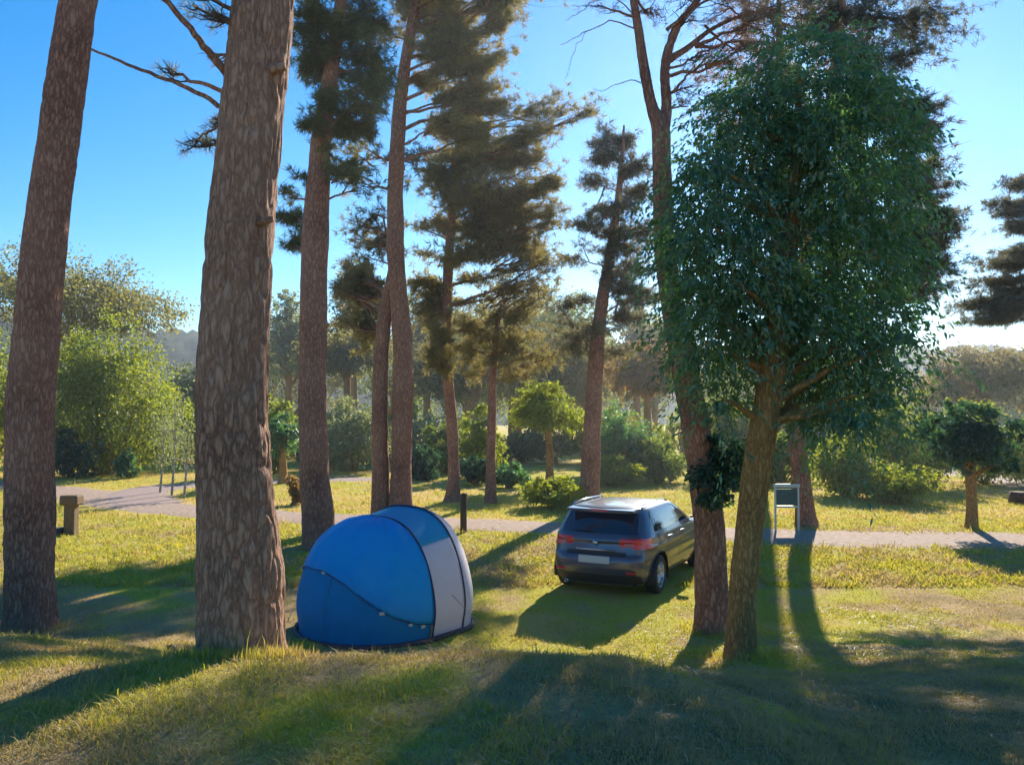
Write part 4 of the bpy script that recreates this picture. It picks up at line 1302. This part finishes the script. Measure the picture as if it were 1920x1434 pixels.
WY = (0.80, 3.42); WR = 0.315
arch = np.zeros(len(quads), bool)
for wy in WY:
    arch |= (np.hypot(cy - wy, cz - 0.32) < 0.372) & (np.abs(UX) > 0.9)
reg[arch] = -1
region(1, 'rear_window', 'tint', isrear & (cz > 1.005) & (cz < 1.345) & (np.abs(cx) < 0.655 - (cz - 1.0) * 0.16))
for sgn, k in ((1, 10), (-1, 20)):
    sd = isside & (cx * sgn > 0)
    gl = sd & (cz > 1.025) & (cz < 1.355)
    sl = (cz - 1.02)
    region(k, 'side_window', 'tint', gl & (cy > 0.42 + sl * .9) & (cy < 1.02))
    region(k + 1, 'side_window', 'tint', gl & (cy > 1.07) & (cy < 1.88))
    region(k + 2, 'side_window', 'tint', gl & (cy > 1.95) & (cy < 2.93 - sl * 1.45))
    region(k + 3, 'tail_lamp', 'red', (cx * sgn > 0.40) & (cz > 0.785 + 0.04 * (np.abs(cx) < .6)) & (cz < 0.955) & (cy - yr_ < 0.40) & (UY < 0))
    lower = sd & (cz > 0.30) & (cz < 1.025)
    region(k + 5, 'door', 'paint', lower & (cy > 1.19) & (cy < 1.91) & (np.hypot(cy - .8, cz - .32) > 0.43))
    region(k + 6, 'door', 'paint', lower & (cy > 1.93) & (cy < 2.98))
    region(k + 8, 'head_lamp', 'redpale', isfront & (cx * sgn > .42) & (cz > .66) & (cz < .80))
seam = isside & (cz > 0.30) & (cz < 1.025) & (((cy > 1.165) & (cy < 2.995)))
region(40, 'door_seal', 'plastic', seam)
region(41, 'side_sill', 'plastic', isside & (cz < 0.27))
region(42, 'windscreen', 'tint', isfront & (cz > 1.02) & (cz < 1.36) & (np.abs(cx) < hw_ * .9))
region(43, 'bumper_trim', 'plastic', isrear & (cz > 0.245) & (cz < 0.385) & (np.abs(cx) < 0.72))
region(44, 'grille', 'plastic', isfront & (cz > 0.34) & (cz < 0.62) & (np.abs(cx) < 0.55))
region(45, 'plate_recess', 'plastic', isrear & (cz > 0.675) & (cz < 0.735) & (np.abs(cx) < 0.5))
verts = V.reshape(-1, 3)
for k, (nm, mt) in name_of.items():
    q = quads[reg == k]
    if not len(q): continue
    u, inv = np.unique(q, return_inverse=True)
    o = obj(nm, make_mesh(nm, verts[u], inv.reshape(q.shape), True), M[mt], car)
    if mt in ('tint', 'red', 'plastic') and k not in (40, 41):
        pass
# roof cap, underbody, arches
g_ = Geo()
top = [tuple(v) for v in V[-1]]
g_.v = top + [tuple(V[-1].mean(0))]
g_.f = [(i, (i + 1) % NP, NP) for i in range(NP)]
g_.obj('roof_cap', M['paint'], car, True)
g_ = Geo(); g_.box((0, 2.12, .42), (1.34, 3.9, .44), bev=.05); g_.box((0, 2.1, .24), (1.5, 1.9, .1), bev=.02); g_.obj('underbody', M['plastic'], car)
for wy in WY:
    for sx in (-1, 1):
        g_ = Geo()
        g_.lathe([(0.372, sx * 0.885), (0.372, sx * 0.60)], (0, wy, 0.32), 'X', 40)
        g_.f = [f for f in g_.f if min(g_.v[q][2] for q in f) > 0.2]
        g_.obj('arch_liner', M['plastic'], car, True)
g_ = Geo(); g_.box((0, 1.9, .97), (1.30, 2.3, .08)); g_.obj('parcel_shelf', M['plastic'], car)


def wheel(x, y, sx):
    w = bpy.data.objects.new('wheel', None); COL.objects.link(w); w.parent = car; w.location = (x, y, WR)
    g_ = Geo()
    g_.lathe([(0.205, -.095), (0.27, -.105), (0.305, -.085), (WR, -.05), (WR, .05), (0.305, .085), (0.27, .105), (0.205, .095)], (0, 0, 0), 'X', 44)
    g_.obj('tyre', M['rubber'], w, True)
    g_ = Geo()
    g_.lathe([(0.21, .095 * sx), (0.195, .085 * sx), (0.185, .03 * sx), (0.18, -.06 * sx)], (0, 0, 0), 'X', 40)
    for k in range(10):
        a = 2 * math.pi * k / 10
        r0, r1 = 0.04, 0.192
        g_.tube([(0.065 * sx, math.cos(a) * r0, math.sin(a) * r0), (0.075 * sx, math.cos(a + .05) * r1, math.sin(a + .05) * r1)], [0.022, 0.016], 6)
    g_.lathe([(0.0, .085 * sx), (0.05, .08 * sx), (0.055, .05 * sx), (0.0, .045 * sx)], (0, 0, 0), 'X', 20)
    g_.obj('rim', M['alloy'], w, True)
    g_ = Geo(); g_.lathe([(0.0, -.02 * sx), (0.15, -.02 * sx), (0.15, -.04 * sx), (0, -.04 * sx)], (0, 0, 0), 'X', 24); g_.obj('brake_disc', M['plastic'], w, True)


for wy in WY:
    for sx in (-1, 1):
        wheel(sx * 0.765, wy, sx)
# plate, emblem, wiper, spoiler, handles, mirrors, roof rails, reflectors, exhaust
g_ = Geo(); g_.box((0, -0.003, .615), (0.52, 0.025, .115), rot=(-.05, 0, 0), bev=.004); g_.obj('number_plate', M['plate'], car)
g_ = Geo(); g_.box((0, 0.05, .765), (0.66, 0.03, .035), bev=.006); g_.obj('tailgate_handle', M['chrome'], car)
g_ = Geo(); g_.lathe([(0.0, 0.0), (0.04, 0.0), (0.04, .015), (0, .02)], (0, 0.02, .86), 'Z', 18)
g_.v = [(x, .062 - (z - .86), .875 + (y - .02)) for x, y, z in g_.v]; g_.obj('emblem', M['chrome'], car, True)
g_ = Geo(); g_.tube([(0.0, 0.115, 1.02), (-.18, .135, 1.07), (-.38, .135, 1.055)], [.012, .009, .006], 6); g_.obj('rear_wiper', M['plastic'], car)
g_ = Geo(); g_.box((0, 0.39, 1.369), (1.16, 0.26, .035), rot=(.06, 0, 0), bev=.014); g_.obj('spoiler', M['paint'], car, False)
g_ = Geo(); g_.box((0, 0.262, 1.36), (0.30, 0.012, .018)); g_.obj('brake_lamp', M['red'], car)
for sx in (-1, 1):
    for y in (1.30, 2.08):
        g_ = Geo(); g_.box((sx * .897, y, .885), (0.03, 0.20, .03), bev=.01); g_.obj('door_handle', M['paint'], car)
    g_ = Geo(); g_.box((sx * .965, 2.86, 1.06), (0.20, 0.10, .14), rot=(0, 0, -sx * .2), bev=.04); g_.box((sx * .87, 2.9, 1.02), (0.10, 0.05, .04)); g_.obj('door_mirror', M['plastic'], car, False)
    g_ = Geo(); g_.tube([(sx * .60, .58, 1.385), (sx * .60, .66, 1.43), (sx * .60, 1.2, 1.445), (sx * .60, 1.9, 1.43), (sx * .60, 2.05, 1.385)], .014, 8); g_.obj('roof_rail', M['chrome'], car, True)
    g_ = Geo(); g_.box((sx * .60, .055, .43), (0.16, 0.03, .035), rot=(0, 0, sx * .12), bev=.006); g_.obj('reflector', M['red'], car)
    g_ = Geo(); g_.box((sx * .57, .068, .87), (0.16, 0.02, .035), rot=(0, 0, sx * .06), bev=.004); g_.obj('reverse_lamp', M['redpale'], car)
g_ = Geo(); g_.lathe([(.028, 0), (.032, 0), (.032, .18), (.028, .18)], (0, 0, 0), 'Z', 16, True)
g_.v = [(x - .5, .03 + z, .23 + y) for x, y, z in g_.v]; g_.obj('exhaust', M['chrome'], car, True)

# ------------------------------------------------------------------ small things on the ground
M['wood'] = principled('weathered_wood', (0.13, 0.075, 0.035), 0.9, noise=(0.24, 0.15, 0.075), bump=0.6, scale=30)
M['wood_dark'] = principled('dark_wood', (0.05, 0.028, 0.02), 0.9, noise=(0.11, 0.065, 0.045), bump=0.6, scale=30)
M['stone'] = principled('dark_stone', (0.035, 0.033, 0.04), 0.9, noise=(0.08, 0.075, 0.075), bump=0.8, scale=25)
p = P(869, 996, 19.8)
post = thing('wooden_post', 'short dark wooden post in the dry grass between tent and car', 'post', (p[0], p[1], 0))
g_ = Geo(); g_.tube([(0, 0, -.05), (0, 0, .5), (.01, 0, .93), (.01, 0, .96)], [.085, .083, .08, .06], 12); g_.obj('stake', M['wood_dark'], post, True)
g_ = Geo(); g_.lathe([(0.0, .985), (.055, .975), (.088, .945), (.088, .925), (0.0, .925)], (.01, 0, 0), 'Z', 14); g_.obj('cap', M['wood_dark'], post, True)

p = P(133, 1000, 19.5)
post = thing('wooden_post', 'brown wooden post with a wide block on top, beside the leaning left trunk', 'post', (p[0], p[1], 0))
g_ = Geo(); g_.box((0, 0, .36), (.26, .24, .80), bev=.02); g_.obj('stake', M['wood'], post)
g_ = Geo(); g_.box((0, 0, .84), (.44, .34, .24), bev=.03); g_.obj('top_block', M['wood'], post)
g_ = Geo(); g_.box((-.36, -.1, .08), (.42, .36, .20), bev=.03); g_.obj('step', M['stone'], post)

p = P(1476, 992, 20.0)
nb = thing('notice_board', 'small white-framed notice board on two legs beyond the dark leafy tree', 'notice board', (p[0], p[1], 0))
for sx in (-1, 1):
    g_ = Geo(); g_.box((sx * .29, 0, .54), (.045, .045, 1.16), bev=.008); g_.obj('leg', M['white'], nb)
g_ = Geo(); g_.box((0, 0, 1.15), (.66, .08, .08), bev=.01); g_.obj('top_rail', M['white'], nb)
g_ = Geo(); g_.box((0, 0, .86), (.52, .03, .40), bev=.004); g_.obj('panel', principled('board_panel', (0.04, 0.075, 0.06), 0.7, noise=(0.06, 0.10, 0.09), scale=8), nb)
g_ = Geo(); g_.box((0, 0, .62), (.52, .05, .05), bev=.006); g_.obj('lower_rail', M['white'], nb)

p = P(1912, 946, 26.5)
lg = thing('log_stump', 'dark brown wooden stump beside the road at the right edge', 'stump', (p[0], p[1], 0))
g_ = Geo(); g_.tube([(0, 0, -.05), (0, 0, .2), (.01, 0, .36)], [.36, .31, .30], 16); g_.obj('wood', M['wood_dark'], lg, True)
g_ = Geo(); g_.lathe([(0.0, .372), (.28, .368), (.295, .355)], (.01, 0, 0), 'Z', 16); g_.obj('cut_face', M['wood'], lg, True)

p = G(320, 1219)
st = Geo(); rr = np.random.default_rng(3)
st.lathe([(0.0, -.02), (.05, -.01), (.062, .02), (.045, .05), (.0, .058)], (0, 0, 0), 'Z', 12)
st.v = [tuple(np.array(v) * (1 + .16 * rr.normal(size=3))) for v in st.v]
o = st.obj('stone', M['stone'], None, True); o.location = tuple(p)
tag(o, 'small dark stone lying on the grass left of the thickest trunk', 'stone')

# ------------------------------------------------------------------ grass blades
rng = np.random.default_rng(77)


def car_mask(x, y):
    dx = x - CAR[0]; dy = y - CAR[1]
    lx = dx * math.cos(CTH) - dy * math.sin(CTH); ly = dx * math.sin(CTH) + dy * math.cos(CTH)
    return (np.abs(lx) < .9) & (ly > 0.0) & (ly < 4.35)


def tent_mask(x, y):
    dx = x - TC[0]; dy = y - TC[1]
    a = math.radians(40)
    lx = dx * math.cos(a) - dy * math.sin(a); ly = dx * math.sin(a) + dy * math.cos(a)
    return np.hypot(lx, np.where(ly > 0, np.maximum(ly - .35, 0) * 1.3, ly)) < 1.05


BASES = ((b1, .34), (b2, .28), (bA, .3), (bB, .24))


def blades(n, d0, d1, h, w, tall, bend_pts=True, pw=1.0):
    u = rng.uniform(size=n)
    d = (d0 ** (1 - pw) + u * (d1 ** (1 - pw) - d0 ** (1 - pw))) ** (1 / (1 - pw)) if pw != 1 else d0 * (d1 / d0) ** u
    x = rng.uniform(-0.95, 0.95, n) * d + rng.uniform(-.6, .6, n)
    y = d
    dens = vnoise(x * 1.6, y * 1.6, 41) * .6 + vnoise(x * 5, y * 5, 42) * .4
    ok = (rng.uniform(size=n) < 0.35 + 1.1 * dens) & ~car_mask(x, y) & ~tent_mask(x, y)
    far = y > 13
    pdist = np.full(n, 99.0)
    pdist[far] = path_dist(x[far], y[far])
    ok &= pdist > 1.22 + 0.5 * (vnoise(x * 1.1, y * 1.1, 47) - .5) + rng.uniform(-.35, .25, n)
    x, y = x[ok], y[ok]; n = len(x)
    z = H(x, y) - 0.01
    dr = dryness(x, y)
    clump = vnoise(x * 3.3, y * 3.3, 43)
    hh = h * rng.uniform(0.45, 1.2, n) * (0.55 + 0.9 * clump) * np.where(rng.uniform(size=n) < tall, 2.0, 1.0)
    an = rng.uniform(0, 2 * np.pi, n)
    lean = rng.uniform(0.3, 1.5, n) * hh
    wx, wy = np.cos(an + 1.57) * w / 2, np.sin(an + 1.57) * w / 2
    ww = rng.uniform(.6, 1.4, n)
    wx *= ww; wy *= ww
    lx, ly = np.cos(an) * lean, np.sin(an) * lean
    for bb, r_ in BASES:
        q_ = np.hypot(x - bb[0], y - bb[1])
        hh = hh * np.where(q_ < r_ + .22, 2.1, 1.0)
    var = np.clip(dr * 0.95 + rng.normal(0.10, 0.13, n) + 0.15 * (clump - .5), 0, 1)
    b0 = np.stack([x - wx, y - wy, z], 1); b1 = np.stack([x + wx, y + wy, z], 1)
    tip = np.stack([x + lx, y + ly, z + hh * .92], 1)
    if not bend_pts:
        return np.stack([b0, b1, tip], 1).reshape(-1, 3), np.arange(n * 3).reshape(-1, 3), np.repeat(var, 3)
    m0 = np.stack([x + lx * .35 - wx * .7, y + ly * .35 - wy * .7, z + hh * .6], 1)
    m1 = np.stack([x + lx * .35 + wx * .7, y + ly * .35 + wy * .7, z + hh * .6], 1)
    q = np.arange(n * 5).reshape(n, 5)
    f = np.concatenate([q[:, [0, 1, 3]], q[:, [0, 3, 2]], q[:, [2, 3, 4]]])
    return np.stack([b0, b1, m0, m1, tip], 1).reshape(-1, 3), f, np.repeat(var, 5)


parts = [blades(270000, 2.4, 6.2, 0.040, 0.0055, .03, True, 0.6), blades(310000, 6.0, 14.0, 0.045, 0.011, .03, False, 0.9), blades(230000, 13.5, 48.0, 0.09, 0.032, .05, False, 1.3)]
V, Fc, VA, n0 = [], [], [], 0
for v, f, va in parts:
    V.append(v); Fc.append(f + n0); VA.append(va); n0 += len(v)
tag(build('grass', np.concatenate(V), np.concatenate(Fc), M['grass'], attrs={'var': np.concatenate(VA)}), kind='stuff')

# fallen pine needles and bits of straw on the turf
n = 26000
x = rng.uniform(-6.5, 6.5, n); y = 2.6 + rng.uniform(size=n) ** 1.5 * 9.5
ok = (rng.uniform(size=n) < 0.15 + 1.3 * (vnoise(x * .9, y * .9, 51) - .3)) & ~car_mask(x, y) & ~tent_mask(x, y) & (np.abs(x) < .8 * y)
x, y = x[ok], y[ok]; n = len(x)
an = rng.uniform(0, 2 * np.pi, n); L_ = rng.uniform(.04, .11, n); w_ = .0022 + .0005 * y
z = H(x, y) + rng.uniform(.006, .035, n)
ux_, uy_ = np.cos(an), np.sin(an)
V = np.stack([np.stack([x - uy_ * w_, y + ux_ * w_, z], 1), np.stack([x + uy_ * w_, y - ux_ * w_, z], 1), np.stack([x + ux_ * L_, y + uy_ * L_, z + rng.normal(0, .012, n)], 1)], 1)
M['litter'] = leaf_mat('dry_needles', [(0.1, (0.16, 0.085, 0.045)), (0.5, (0.32, 0.19, 0.10)), (0.9, (0.55, 0.40, 0.24))], 0.2, (1, 1, 1))
tag(build('needle_litter', V, np.arange(n * 3).reshape(-1, 3), M['litter'], attrs={'var': np.repeat(rng.uniform(size=n), 3)}), kind='stuff')

# ------------------------------------------------------------------ air
hz, nt, out = new_mat('haze_air')
pv = N(nt, 'ShaderNodeVolumePrincipled')
pv.inputs['Color'].default_value = (0.80, 0.87, 1.0, 1)
pv.inputs['Density'].default_value = HAZE
pv.inputs['Anisotropy'].default_value = 0.6
nt.links.new(pv.outputs[0], out.inputs['Volume'])
g_ = Geo(); g_.box((0, 1150, 24.5), (3400, 2900, 53))
o = g_.obj('haze', hz); tag(o, kind='stuff')
